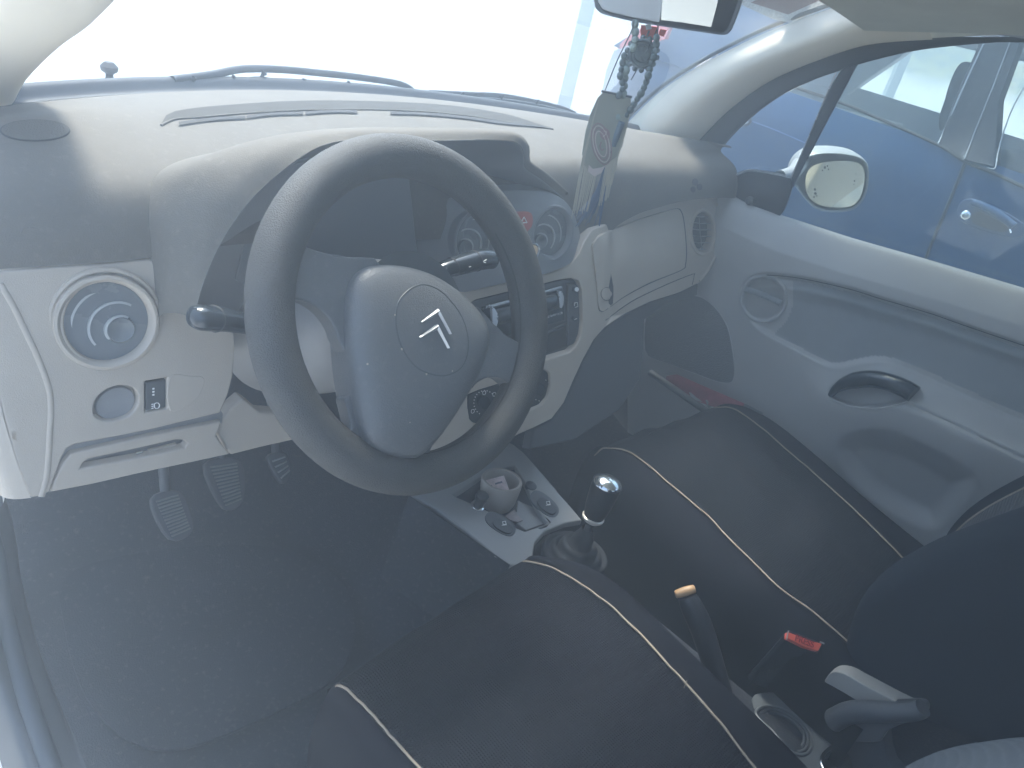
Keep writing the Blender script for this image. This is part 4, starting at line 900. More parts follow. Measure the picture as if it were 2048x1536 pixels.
# ================================================================== seats
def cushion(name, par, pl, pr, bl, brr, z, m_top=M_SEAT):
    pass
def ext(P, n=3):
    d = (P[-1]-P[-3]); return P+[P[-1]+d*(k+1)*.8 for k in range(n)]
seatD = thing("driver_seat", (-.33, -.45, .32), "dark ribbed cloth driver's seat with beige piping, nearest the camera", "car seat", "front seats")
seatP = thing("passenger_seat", (.38, -.45, .32), "dark cloth passenger seat with beige piping beside the far door", "car seat", "front seats")
def make_cushion(seat, PL_, PR_, ZL, ZR, OR, ZO, OL, ZOL, front, wob=0.0):
    """piping lines (px), outer bolster lines (px) with heights"""
    N = 34
    A = resample(cr([at_z(x, y, z) for (x, y), z in zip(PL_, ZL)], 8), N); B = resample(cr([at_z(x, y, z) for (x, y), z in zip(PR_, ZR)], 8), N)
    O = resample(cr([at_z(x, y, z) for (x, y), z in zip(OR, ZO)], 8), N); Q = resample(cr([at_z(x, y, z) for (x, y), z in zip(OL, ZOL)], 8), N)
    # centre panel
    rows = []
    for i in range(N):
        r = []
        for k in range(29):
            t = k/28; p = A[i].lerp(B[i], t); arch = sin(pi*t)
            p = p+Vector((0, 0, .004*arch-.003*sin(pi*min(1, i/N*1.6))*arch + .0025*sin(i*.9+k*.25)*arch*wob+.0015*sin(i*.37+k*.8)*arch*wob))
            r.append(p)
        rows.append(r)
    # rounded front edge
    f1 = [p+Vector((0, .016, -.008)) for p in rows[0]]; f2 = [p+Vector((0, .030, -.030)) for p in rows[0]]; f3 = [p+Vector((0, .030, -.12)) for p in rows[0]]; f4 = [p+Vector((0, .0, -.20)) for p in rows[0]]
    R = [f4, f3, f2, f1]+rows
    mesh("cushion_panel", [p for r in R for p in r], grid_faces(len(R), 29), M_SEAT, seat, sharp=180)
    def side(E, U, s):
        rr = []
        for i in range(N):
            a, u = E[i], U[i]; d = (u-a)
            rr.append([a+Vector((0, 0, -.001)), a+d*.25+Vector((0, 0, .008)), a+d*.55+Vector((0, 0, .010)), a+d*.85+Vector((0, 0, .004)), u+Vector((0, 0, -.002)), u+Vector((s*.010, 0, -.02)), u+Vector((s*.012, 0, -.06)), u+Vector((s*.004, 0, -.13)), u+Vector((-s*.02, 0, -.22))])
        f1 = [p+Vector((0, .016, -.008)) for p in rr[0]]; f2 = [p+Vector((0, .026, -.035)) for p in rr[0]]; f3 = [p+Vector((0, .02, -.10)) for p in rr[0]]
        RR_ = [f3, f2, f1]+rr
        mesh("side_bolster", [p for r in RR_ for p in r], grid_faces(len(RR_), 9), M_BOLST, seat, sub=1)
    side(B, O, 1); side(A, Q, -1)
    for E in (A, B):
        P = [E[0]+Vector((0, .024, -.030)), E[0]+Vector((0, .014, -.007))]+[p+Vector((random.uniform(-.0006, .0006), 0, .0030+random.uniform(-.0004, .0004))) for p in E]
        tube("piping", P, .0015, M_PIPE, seat, seg=8, smooth_n=3)
    return A, B
# driver's cushion
PLd = [(690, 1381), (712, 1400), (740, 1428), (785, 1480), (835, 1536), (900, 1615), (980, 1720), (1080, 1860)]
PRd = [(1062, 1128), (1100, 1138), (1150, 1165), (1210, 1207), (1270, 1262), (1322, 1318), (1370, 1370), (1440, 1450), (1505, 1536), (1570, 1625), (1640, 1730)]
ORd = [(1090, 1117), (1135, 1120), (1185, 1135), (1240, 1168), (1300, 1222), (1360, 1280), (1420, 1338), (1480, 1395), (1540, 1452), (1600, 1512), (1680, 1600), (1760, 1700)]
OLd = [(672, 1400), (706, 1450), (745, 1510), (800, 1590), (870, 1720), (960, 1870)]
make_cushion(seatD, PLd, PRd, [.598]*8, [.600]*11, ORd, [.596]*12, OLd, [.575]*6, None, wob=1.0)
tube("loose_thread", [at_z(1368, 1376, .606), at_z(1371, 1368, .612), at_z(1374, 1361, .616)], .0007, M_PIPE, seatD, seg=6)
# driver's backrest (only its inner edge comes into the picture)
bd = [at_y(1822, 1545, -.575), at_y(1850, 1518, -.58), at_y(1900, 1496, -.585), at_y(1970, 1483, -.59), at_y(2060, 1476, -.595), at_y(2180, 1480, -.60)]
loft("backrest_bolster", [[p+Vector((-.06, .0, -.13)) for p in bd], [p+Vector((-.02, .012, -.045)) for p in bd], bd, [p+Vector((.006, -.03, .012)) for p in bd], [p+Vector((.0, -.09, .01)) for p in bd]], mat("backrest_lit_cloth", (.085, .095, .105), .8, weave=.4, wscale=160), seatD, nv=30)  # cloth painted lighter to stand for light falling on this edge
prism("backrest", [(-.56, -.70, .55), (-.14, -.70, .55), (-.16, -.86, 1.15), (-.22, -.87, 1.2), (-.48, -.87, 1.2), (-.55, -.86, 1.15)], (0, -.12, .0), M_BOLST, seatD, bevel=.04, seg=3)
# passenger's cushion
PLp = [(1217, 899), (1240, 901), (1262, 909), (1295, 933), (1345, 976), (1413, 1033), (1454, 1077), (1501, 1123), (1550, 1172), (1583, 1197), (1624, 1226), (1684, 1278), (1740, 1330), (1830, 1420)]
PRp = [(1440, 817), (1462, 818), (1490, 834), (1530, 864), (1580, 908), (1640, 960), (1700, 1015), (1760, 1074), (1820, 1135), (1880, 1195), (1960, 1290)]
ORp = [(1470, 812), (1510, 822), (1560, 850), (1640, 915), (1720, 985), (1800, 1050), (1890, 1120), (2000, 1210)]
OLp = [(1196, 902), (1200, 925), (1230, 960), (1290, 1010), (1350, 1075), (1410, 1140), (1470, 1195), (1540, 1250), (1600, 1310), (1660, 1370), (1740, 1440)]
make_cushion(seatP, PLp, PRp, list(np.linspace(.585, .59, 14)), list(np.linspace(.60, .575, 11)), ORp, [.590]*8, OLp, list(np.linspace(.565, .55, 11)), None, wob=2.2)
# passenger's backrest: near side bolster drawn along its outline on x = .12 .. .15
bo = [(2230, 985), (2130, 1015), (2048, 1046), (1955, 1078), (1850, 1118), (1765, 1165), (1712, 1218), (1688, 1280), (1680, 1335), (1695, 1375), (1745, 1402), (1830, 1440), (1960, 1500), (2100, 1580)]
bx = [.13]*14
B0 = resample(cr([at_x(x, y, .128) for x, y in bo], 8), 70)
cB = at_x(2360, 1300, .128)
rowsB = [[p+Vector((.085, .004, .0))+(cB-p)*.02 for p in B0], [p+Vector((.05, .006, .004))+(p-cB)*.00 for p in B0], [p+Vector((.018, .001, .0)) for p in B0], [p+(cB-p)*.035+Vector((.002, 0, 0)) for p in B0], [p+(cB-p)*.09+Vector((-.006, 0, 0)) for p in B0], [p+(cB-p)*.2+Vector((-.010, 0, 0)) for p in B0], [p+(cB-p)*.5+Vector((-.012, 0, 0)) for p in B0], [p+(cB-p)*.98+Vector((-.012, 0, 0)) for p in B0]]
mesh_b = loft("backrest_side_bolster", rowsB, mat("backrest_bolster_blue_black_cloth", (.014, .018, .026), .9, grain=.3, gscale=1200, vary=.1, spec=.2), seatP, nu=4, nv=70)
# ribbed centre of the backrest between its pipings
M_RIB = mat("seat_corduroy", (.050, .050, .052), .85, vary=.1, weave=0)
t_ = M_RIB.node_tree; tc = t_.nodes.new("ShaderNodeTexCoord"); wv = t_.nodes.new("ShaderNodeTexWave"); wv.inputs["Scale"].default_value = 55; wv.bands_direction = 'Z'; wv.inputs["Distortion"].default_value = .4
bpn = t_.nodes.new("ShaderNodeBump"); bpn.inputs["Strength"].default_value = .8; bpn.inputs["Distance"].default_value = .002
t_.links.new(tc.outputs["Object"], wv.inputs["Vector"]); t_.links.new(wv.outputs["Fac"], bpn.inputs["Height"]); t_.links.new(bpn.outputs[0], t_.nodes["Principled BSDF"].inputs["Normal"])
bp0 = plane((.4, -.47, .58), (0, 1, .28))
def bk_pt(x, y): 
    d = ray(x, y); return CAM+d*((.50-.10*0-CAM.x)/d.x)
RPp = [(1885, 1106), (1900, 1080), (1923, 1054), (1946, 1035), (1974, 1016), (2010, 996), (2048, 977), (2110, 950), (2200, 915)]
R3 = [at_x(x, y, .50) for x, y in RPp]
tube("piping", [p for p in R3], .0022, M_PIPE, seatP, seg=8, smooth_n=4)
L3_ = [p+Vector((-.30, 0, 0)) for p in R3]
loft("backrest_panel", [R3, [a.lerp(b, .35)+Vector((0, -.012, 0)) for a, b in zip(R3, L3_)], [a.lerp(b, .7)+Vector((0, -.010, 0)) for a, b in zip(R3, L3_)], L3_], M_RIB, seatP, nv=40)
tube("piping", [at_x(x, y, .235) for x, y in ((1998, 1068), (2020, 1060), (2048, 1049), (2100, 1030))], .0020, M_PIPE, seatP, seg=8, smooth_n=3)
loft("backrest_outer_bolster", [R3, [p+Vector((.05, .012, .0)) for p in R3], [p+Vector((.09, -.01, 0)) for p in R3], [p+Vector((.10, -.12, 0)) for p in R3]], M_BOLST, seatP, nv=40)
# recliner cover and lever at the foot of the passenger's backrest
M_REC = mat("recliner_pale_plastic", (.36, .34, .30), .42, vary=.04)
rc = plane((.098, 0, 0), (-1, 0, .0))
patch("recliner_cover", c2([(1662, 1345), (1690, 1348), (1725, 1368), (1790, 1402), (1840, 1430), (1800, 1436), (1740, 1470), (1700, 1440), (1670, 1402), (1644, 1378)], 4, True), rc, M_REC, seatP, step=16, back=(.03, 0, 0), h=.004, bevel=.006, seg=3)
patch("recliner_base", c2([(1645, 1378), (1700, 1400), (1760, 1440), (1780, 1536), (1850, 1600), (1740, 1600), (1690, 1500), (1650, 1440)], 4, True), plane((.092, 0, 0), (-1, 0, 0)), M_DARK, seatP, step=24, back=(.03, 0, 0), h=0, bevel=.006)
LVR = [(1668, 1440), (1700, 1425), (1740, 1422), (1790, 1424), (1830, 1422), (1846, 1416)]
line_on("recliner_lever", LVR, plane((.072, 0, 0), (-1, 0, 0)), lambda t: (.015-.004*t, .018-.007*t), mat("lever_grey_plastic", (.075, .08, .085), .35), seatP, n=6, seg=16)
patch("lever_hub", c2([(1664, 1440), (1700, 1420), (1780, 1412), (1842, 1412), (1846, 1436), (1800, 1450), (1772, 1466), (1756, 1484), (1700, 1482), (1668, 1470)], 4, True), plane((.082, 0, 0), (-1, 0, 0)), mat("lever_grey_plastic", (.075, .08, .085), .35), seatP, step=18, back=(.02, 0, 0), bevel=.006, seg=3)
# seat belt buckle between the seats
bu = thing("seatbelt_buckle", tuple(at_x(1600, 1400, .10)), "black seat belt buckle with a red PRESS button between the front seats", "seat belt buckle")
bn = plane(at_x(1610, 1283, .10), (-.35, -.55, .76))
q4 = [(1571, 1262), (1580, 1258), (1648, 1286), (1650, 1296), (1641, 1306), (1634, 1304), (1574, 1278)]
P4 = [bn(x, y, -.001) for x, y in q4]
prism("buckle_body", P4, Vector((.0, .018, -.11)), M_GLOSS, bu, bevel=.003)
red = [(1577, 1264), (1600, 1273), (1626, 1283), (1645, 1287), (1637, 1302), (1610, 1294), (1576, 1277)]
patch("release_button", red, bn, M_RED, bu, step=12, back=(.0, .004, -.006), h=.003, bevel=.001)
u_ = (bn(1640, 1294)-bn(1580, 1270)).normalized(); v_ = bn.n.cross(u_).normalized()
text_mesh("button_lettering", "PRESS", .0125, bn(1609, 1283, .0036), u_, v_, mat("pressed_letters", (.36, .03, .03), .5), bu)
line_on("buckle_rim", [(1573, 1279), (1577, 1261)], bn, .0009, M_SILVER, bu, h=.002)
line_on("buckle_rim", [(1640, 1284), (1648, 1287)], bn, .0012, M_SILVER, bu, h=.003)
tube("buckle_stalk", [P4[3]+Vector((-.01, .02, -.10)), P4[3]+Vector((-.01, .03, -.20))], .012, M_BLACK, bu)
# ================================================================== centre console
con = thing("centre_console", (-.05, .0, .42), "grey lower console with window switches, lighter and gaiter opening in front of the gear lever", "console")
cs = plane((0, 0, .545), (0, -.20, 1))
co = [(1030, 890), (1048, 905), (1095, 958), (1165, 1040), (1130, 1046), (1090, 1062), (1070, 1085), (1066, 1110), (1075, 1130), (1020, 1130), (990, 1110), (930, 1060), (870, 1015), (818, 990), (862, 984), (920, 960), (985, 915), (1010, 880)]
trayh = [(906, 990), (930, 975), (965, 950), (1030, 930), (1048, 962), (1075, 1018), (1095, 1046), (1050, 1062), (1020, 1050), (985, 1025), (940, 1005)]
patch("console_top", co, cs, mat("console_grey_beige", (.24, .235, .225), .45, vary=.05), con, step=14, back=(0, 0, -.012), holes=(trayh,), bevel=.003, seg=3)
for (x0, y0), (x1, y1), nrm in (((818, 990), (1020, 1130), (-.03, 0, -.16)), ((1165, 1040), (1030, 890), (.03, 0, -.16))):
    a, b = cs(x0, y0), cs(x1, y1); d = Vector(nrm)
    mesh("console_side", [a, b, b+d, a+d], [(0, 1, 2, 3)], M_CARPET, con)
patch("console_tray", grow(trayh, 5), cs, M_DARK, con, step=22, back=(0, 0, -.004), h=-.030, bevel=0)
patch("tray_rear_pad", [(1035, 1000), (1070, 1015), (1096, 1044), (1052, 1060), (1030, 1045)], cs, M_PADD, con, step=18, back=(0, 0, -.01), h=-.012, bevel=.002)
def wswitch(c, ang, label):
    s = bpy.data.objects.new("window_switch", None); COL.objects.link(s); s.parent = con; s.location = cs(*c)-wpos(con); s["label"] = label
    out_ = []
    for q in np.linspace(0, 2*pi, 32, endpoint=False):
        x, y = 34*math.copysign(abs(cos(q))**.8, cos(q)), 16*math.copysign(abs(sin(q))**.8, sin(q)); a = radians(ang)
        out_.append((c[0]+x*cos(a)-y*sin(a), c[1]+x*sin(a)+y*cos(a)))
    patch("switch_well", out_, cs, M_DARK, s, step=14, back=(0, 0, -.003), h=.0012, bevel=.0008)
    inn = [(c[0]+5+(x-c[0])*.66, c[1]+4+(y-c[1])*.62) for x, y in out_]
    patch("switch_rocker", inn, cs, M_BLACK, s, step=9, back=(0, 0, -.003), h=.0048, relief=lambda x, y: .0025*((x-c[0])/20)**2*(1 if x < c[0]+6 else -.5), bevel=.001)
    for a, b in (((0, -3), (5, -4)), ((5, -4), (6, 1)), ((6, 1), (1, 2)), ((1, 2), (0, -3)), ((-1, 3), (7, 2))):
        line_on("window_symbol", [(c[0]+4+a[0]*1.2, c[1]+a[1]*1.2), (c[0]+4+b[0]*1.2, c[1]+b[1]*1.2)], cs, .00055, M_WHITE, s, h=.0066)
wswitch((1001, 1047), 33, "window switch nearer the driver"); wswitch((1089, 1007), 40, "window switch nearer the passenger")
# cigarette lighter and small socket
lg = cs(955, 1004, 0)
lathe("lighter_ring", cs(955, 1012), cs.n, [(.011, -.004), (.0115, .002), (.0095, .003)], M_CHROME, con, seg=28)
lathe("lighter_knob", cs(955, 1012), cs.n, [(.0085, 0), (.0085, .014), (.0105, .018), (.0105, .026), (.008, .028), (.0005, .028)], M_BLACK, con, seg=28)
lathe("accessory_knob", cs(1062, 972), cs.n, [(.010, -.004), (.010, .002), (.006, .005), (.0005, .006)], M_DARK, con, seg=24)
# cup with a printed card in it
cup = thing("round_cup", tuple(cs(1000, 985, -.02)), "beige round cup with a crumpled printed wrapper inside, wedged in the console tray", "cup")
cc_ = cs(1004, 960, .022); dn = Vector((.02, .05, 1)).normalized()
rad = .0345
M_CUP = mat("cup_beige_grey", (.34, .295, .25), .55, vary=.06)
lathe("cup_wall", cc_, dn, [(rad*.74, -.050), (rad*.86, -.040), (rad*.97, -.015), (rad, -.001), (rad*.96, .002), (rad*.84, .001), (rad*.80, -.012), (rad*.76, -.042), (.0005, -.044)], M_CUP, cup, seg=48)
cardm = mat("printed_pink_paper", (.62, .48, .46), .6, vary=.3, vscale=90)
ins_ = plane(cc_-dn*.008, (dn+Vector((-.2, -.35, 0))).normalized())
patch("printed_wrapper", [(968, 961), (1008, 951), (1018, 978), (1020, 996), (996, 1001), (975, 992)], ins_, cardm, cup, step=10, back=(0, 0, -.001), bevel=0, relief=lambda x, y: .002*sin(x*.3)*sin(y*.23))
M_PRINT = mat("wrapper_print_dark", (.10, .085, .11), .6)
for pts in ([(975, 972), (984, 970), (986, 980), (977, 982)], [(984, 984), (992, 982), (990, 992), (982, 990)], [(994, 991), (1004, 990), (1006, 997), (995, 998)], [(990, 966), (1004, 962), (1005, 965), (991, 969)]):
    patch("wrapper_print", pts, ins_, M_PRINT, cup, step=9, back=(0, 0, -.0005), h=.0030, bevel=0)
tag(prism("torn_wrapper", [cs(x, y, -.006) for x, y in ((1010, 1032), (1030, 1018), (1036, 1030), (1046, 1040), (1036, 1044), (1020, 1040))], (0, 0, -.002), mat("wrapper_dull_pink", (.25, .21, .20), .7, vary=.3, vscale=60), None, origin=cs(1028, 1034, -.008), bevel=.0006), "dull pink torn wrapper scrap below the beige cup in the tray", "wrapper")
# ---- gear lever
gear = thing("gear_lever", (-.015, -.065, .50), "gear lever with a dark shaft, ribbed rubber gaiter and shiny round chrome-capped knob", "gear lever")
gc = cs(1150, 1108, 0)
gdir = (at_x(1196, 1040, -.004)-gc).normalized()
prof = [(.050, -.01), (.052, .0), (.050, .006), (.045, .004), (.043, .0), (.040, .008), (.036, .014), (.033, .010), (.031, .008), (.029, .018), (.024, .024), (.021, .021), (.018, .020), (.016, .034), (.012, .042), (.009, .05)]
V = []
for r, h in prof:
    for k in range(48):
        q = 2*pi*k/48; V.append(gc+Vector((cos(q)*r, sin(q)*r*1.05, 0))+Vector((0, -.2*0, 0))+(Vector((0, 0, h))*.6+gdir*h*.6) + Vector((0, 0, -.004)))
mesh("gaiter", V, grid_faces(len(prof), 48, True)+[tuple(range(48))], mat("gaiter_rubber", (.014, .017, .022), .75, spec=.25), gear, sharp=180)
kt = at_x(1217, 963, 0.0); 
kb = at_x(1172, 1068, -.012)
ax = (kt-kb).normalized()
tube("lever_shaft", [gc+Vector((0, 0, .02)), kb, kb+ax*.02], .0065, M_BLACK, gear, seg=14)
KL = (kt-at_x(1186, 1030, 0)).length
prof = [(.0105, -KL-.004), (.0140, -KL+.004), (.0165, -KL+.012), (.0200, -KL*.6), (.0225, -KL*.25), (.0232, -.008), (.0222, -.002), (.021, .0005)]
lathe("knob_grip", kt-ax*.004, ax, prof, mat("knob_grip_black", (.005, .006, .010), .35, spec=.3), gear, seg=36)
lathe("knob_chrome_ring", kt-ax*(KL+.0), ax, [(.0125, -.004), (.0172, .000), (.0180, .004), (.0150, .006)], mat("knob_ring_pale", (.75, .68, .58), .3, metal=.3), gear, seg=36)
lathe("knob_cap", kt-ax*.004, ax, [(.0238, -.001), (.0235, .0015), (.0200, .0060), (.0140, .0090), (.007, .0104), (.0004, .0108)], mat("knob_cap_chrome", (.72, .72, .70), .10, metal=1.0, vary=.15, vscale=160), gear, seg=36)
u_, v_, n_ = frame(ax)
for pts in ([(-.012, -.004), (-.006, .004), (-.001, -.003), (.006, .006), (.012, .002)],):
    P = []
    for x, y in pts: P.append(kt-ax*.004+u_*x+v_*y+ax*(.0108-.0108*((x*x+y*y)/.0200**2)**1.0+.0003))
    tube("shift_pattern", P, .0005, M_SEAM, gear, seg=6, smooth_n=2)
# ---- handbrake
hb = thing("handbrake", (.02, -.33, .45), "black handbrake lever with a small tan release button on its tip", "handbrake")
h0 = at_x(1372, 1188, .02); h1 = at_x(1405, 1262, .022); h2 = at_x(1440, 1370, .025); h3 = at_x(1475, 1460, .03)
dh = (h0-h1).normalized()
tube("brake_grip", [h0-dh*.004, h0-dh*.02, h1, h2, h3], lambda t: (.0125+.004*sin(pi*min(1, t*1.2)), .014+.004*sin(pi*min(1, t*1.2))), M_BLACK, hb, seg=18, smooth_n=5)
bq = Vector((CR*.95+CU*.30)).normalized()
c0 = at_x(1372, 1187, .02)+dh*.003
V, F = tube("x", [c0-bq*.0150, c0-bq*.0135, c0-bq*.006, c0, c0+bq*.006, c0+bq*.0135, c0+bq*.0150], lambda t: (.0050+.0022*sin(pi*t), .0050+.0022*sin(pi*t)), M_TAN, seg=14, build=False)
mesh("release_button", V, F, M_TAN, hb)
# ---- rear part of the console: tray recess and cup holder
rcn = thing("rear_console", (.05, -.52, .42), "dark grey console tail with an oblong tray and chrome-rimmed cup holder behind the handbrake", "console")
rp = plane((0, -.5, .480), (0, .08, 1))
ro = c2([(1505, 1400), (1530, 1385), (1580, 1392), (1640, 1425), (1700, 1465), (1790, 1530), (1880, 1620), (1700, 1640), (1600, 1560), (1530, 1470)], 5, True)
rh = c2([(1512, 1424), (1530, 1412), (1565, 1418), (1600, 1440), (1622, 1470), (1620, 1500), (1600, 1510), (1572, 1496), (1545, 1462), (1520, 1440)], 4, True)
ch = ellh((1692, 1524), 50, 34)
M_TAIL = mat("console_tail_grey", (.085, .095, .10), .42, vary=.06)
patch("console_top", ro, rp, M_TAIL, rcn, step=16, back=(0, 0, -.06), holes=(rh, ch), bevel=.004, seg=3)
for s, hh_ in ((1.0, .0012), (.86, -.004), (.72, -.009)):
    P = [(1568+(x-1568)*s, 1462+(y-1462)*s) for x, y in rh]
    tube("tray_step", [rp(x, y, hh_) for x, y in P], .0022, M_TAIL, rcn, seg=8, closed=True)
patch("tray_floor", grow(rh, 3), rp, M_DARK, rcn, step=16, back=(0, 0, -.003), h=-.016, bevel=0)
tube("cup_holder_rim", [rp(x, y, .002) for x, y in ch], .0032, M_CHROME, rcn, seg=10, closed=True)
cw = [[rp(x, y, 0) for x, y in ch], [rp(x, y, 0)+Vector((0, 0, -.05)) for x, y in ch]]
mesh("cup_holder_wall", cw[0]+cw[1], grid_faces(2, len(ch), True)+[tuple(range(len(ch), 2*len(ch)))], M_BLACK, rcn)
# ---- pedals
def pedal(name_label, quad, y0, depth, ribs, m, along=True, cat="pedal"):
    c = at_y(sum(q[0] for q in quad)/4, sum(q[1] for q in quad)/4, y0)
    t = thing("foot_pedal", tuple(c), name_label, cat, "pedals")
    pn_ = plane(c, (0, -.80, .60))
    o_ = c2(quad, 4, True)
    patch("pedal_pad", o_, pn_, m, t, step=14, back=(0, .012, -.008), bevel=.003)
    q0, q1, q2, q3 = quad
    for k in range(ribs):
        s = (k+.8)/(ribs+.6)
        a = P2(P2(q0, q3, s), P2(q1, q2, s), .12); b = P2(P2(q0, q3, s), P2(q1, q2, s), .88)
        V, F = tube("x", [pn_(*a, .0015), pn_(*P2(a, b, .5), .0020), pn_(*b, .0015)], .0016, m, seg=6, build=False)
        mesh("pad_rib", V, F, M_PEDR, t)
    tube("pedal_arm", [pn_((q0[0]+q1[0])/2, (q0[1]+q1[1])/2+12, -.012), c+Vector((.004, .06, .10)), c+Vector((.006, .12, .26))], .008, M_DARK, t, seg=10, smooth_n=4)
M_PEDR = mat("pedal_rib_rubber", (.16, .17, .17), .45)
pedal("ribbed rubber clutch pedal, leftmost and lowest of the three", [(303, 1000), (362, 984), (388, 1058), (340, 1080)], .362, .01, 12, M_DARK)
pedal("ribbed rubber brake pedal between the clutch and the accelerator", [(410, 930), (482, 920), (488, 1000), (448, 1018)], .389, .01, 12, M_DARK)
M_PEDR = mat("accelerator_metal_strip", (.45, .45, .44), .3, metal=.6)
pedal("narrow accelerator pedal with bright strips, nearest the console", [(536, 915), (572, 905), (584, 945), (564, 968)], .40, .01, 4, M_DARK)
# driver's floor mat
ms = implicit(lambda p: .318+max(0, p.y-.22)*.55-p.z, .5, 4)
tag(mesh("floor_mat", *patch("x", c2([(150, 1140), (420, 1090), (600, 1110), (700, 1190), (690, 1330), (560, 1420), (330, 1500), (190, 1420), (130, 1260)], 5, True), ms, M_CARPET, None, step=40, back=(0, 0, -.005), build=False), M_CARPET, None, base=True), "dark worn floor mat in the driver's footwell under the pedals", "floor mat")
# ================================================================== inside mirror and what hangs from it
im = thing("rear_view_mirror", tuple(at_x(1335, 10, .10)), "interior rear-view mirror with a shell paled for glare and dark frame above the hanging beads", "mirror")
MO = at_x(1335, 10, .11)
mp2 = plane(MO, (-.84, -.52, -.12))
mo = c2([(1186, -60), (1188, 4), (1196, 22), (1214, 31), (1270, 44), (1330, 54), (1400, 64), (1444, 70), (1460, 64), (1470, 44), (1484, 6), (1496, -40), (1480, -90), (1300, -110)], 4, True)
cm = mp2(1340, -20)
puff("mirror_shell", [mp2(x, y) for x, y in mo], cm, -mp2.n, [(.94, -.0015), (.985, -.003), (1.0, .001), (1.0, .010), (.94, .026), (.75, .04), (.4, .047), (.1, .048)], mat("mirror_shell_dark", (.055, .06, .065), .4, vary=.05), im)
patch("mirror_cover", [(1194, -70), (1196, 4), (1204, 18), (1222, 25), (1270, 36), (1318, 45), (1322, 30), (1330, -30), (1334, -90)], mp2, mat("mirror_shell_glare", (.50, .50, .49), .5), im, step=20, back=-mp2.n*.004, h=.004, bevel=.0015)  # cover colour lightened to imitate glare on the mirror
patch("mirror_face", [(1330, -80), (1322, 40), (1360, 44), (1422, 54), (1434, 10), (1446, -60)], mp2, M_MIRROR, im, step=60, back=-mp2.n*.002, h=.0035, bevel=0)
tube("mirror_stem", [cm-mp2.n*.03, cm+Vector((.02, .08, .06)), cm+Vector((.02, .12, .12))], .009, M_DARK, im, smooth_n=4)
# prayer beads: green-grey loop with a dark tassel
bd_ = thing("prayer_beads", tuple(at_x(1230, 280, .095)), "string of grey-green prayer beads with a dark blue tassel hanging from the mirror", "prayer beads")
M_BEAD = mat("bead_pale_green_stone", (.20, .25, .22), .25, vary=.2, vscale=60, coat=.3)
M_BEADD = mat("bead_dark_green_stone", (.05, .08, .08), .25, vary=.2, vscale=60, coat=.3)
def beads(path, n, r, m, x0):
    P = resample([Vector((x, y, 0)) for x, y in c2(path, 8)], n)
    for i, p in enumerate(P):
        c = at_x(p.x, p.y, x0+.003*sin(i*1.9)); rr = r*(1+.12*sin(i*2.3))
        d = (at_x(*(P[min(i+1, n-1)].xy), x0)-at_x(*(P[max(i-1, 0)].xy), x0)).normalized()
        prof = [(rr*sin(a), -rr*1.18*cos(a)) for a in np.linspace(.12, pi-.12, 8)]
        lathe("bead", c, d, prof, m, bd_, seg=12)
beads([(1270, 48), (1270, 80), (1263, 105), (1254, 125), (1251, 150), (1248, 178), (1242, 205), (1236, 228), (1233, 250)], 14, .0054, M_BEAD, .090)
beads([(1313, 76), (1311, 100), (1305, 122), (1299, 142), (1292, 165), (1283, 185), (1272, 202), (1262, 218), (1250, 236), (1240, 252)], 16, .0050, M_BEADD, .098)
beads([(1248, 112), (1244, 132), (1240, 152), (1246, 172), (1238, 190)], 7, .0046, M_BEADD, .082)
line_on("bead_cord", [(1268, 30), (1270, 48), (1250, 150), (1234, 250), (1222, 300)], lambda x, y, h=0: at_x(x, y, .092), .0010, M_SEAM, bd_)
line_on("bead_cord", [(1316, 50), (1313, 76), (1292, 165), (1240, 252)], lambda x, y, h=0: at_x(x, y, .098), .0010, M_SEAM, bd_)
line_on("bead_cord", [(1318, 50), (1290, 110), (1262, 160)], lambda x, y, h=0: at_x(x, y, .105), .0008, M_SEAM, bd_)
tube("tassel_head", [at_x(1244, 244, .085), at_x(1234, 270, .085), at_x(1226, 292, .085)], .0050, mat("tassel_grey_blue", (.10, .14, .17), .7), bd_, smooth_n=4)
lathe("tassel_knot", at_x(1219, 303, .085), (0, 0, 1), [(.0005, -.008), (.006, -.005), (.0072, 0), (.006, .005), (.0005, .008)], M_BEADD, bd_, seg=14)
tube("tassel_neck", [at_x(1219, 310, .085), at_x(1206, 345, .085)], lambda t: (.003+.003*t, .003+.003*t), mat("tassel_blue", (.045, .085, .16), .7), bd_)
g = []
for k in range(54):
    a = random.uniform(-1, 1); b = random.uniform(-.8, .8); L_ = random.uniform(.86, 1.12)
    p0 = at_x(1213+a*2, 322, .085+b*.002); p1 = at_x(1200+a*11, 322+70*L_, .085+b*.008); p2 = at_x(1190-18*max(0, .6-a)*.9+a*14, 322+118*L_, .085+b*.014)
    g.append(tube("x", cr([p0, p1, p2], 4), .00065, M_BEADD, seg=4, build=False))
tag(mesh("tassel_threads", *join_geo(g), mat("tassel_blue", (.045, .085, .16), .7), bd_), kind='stuff')
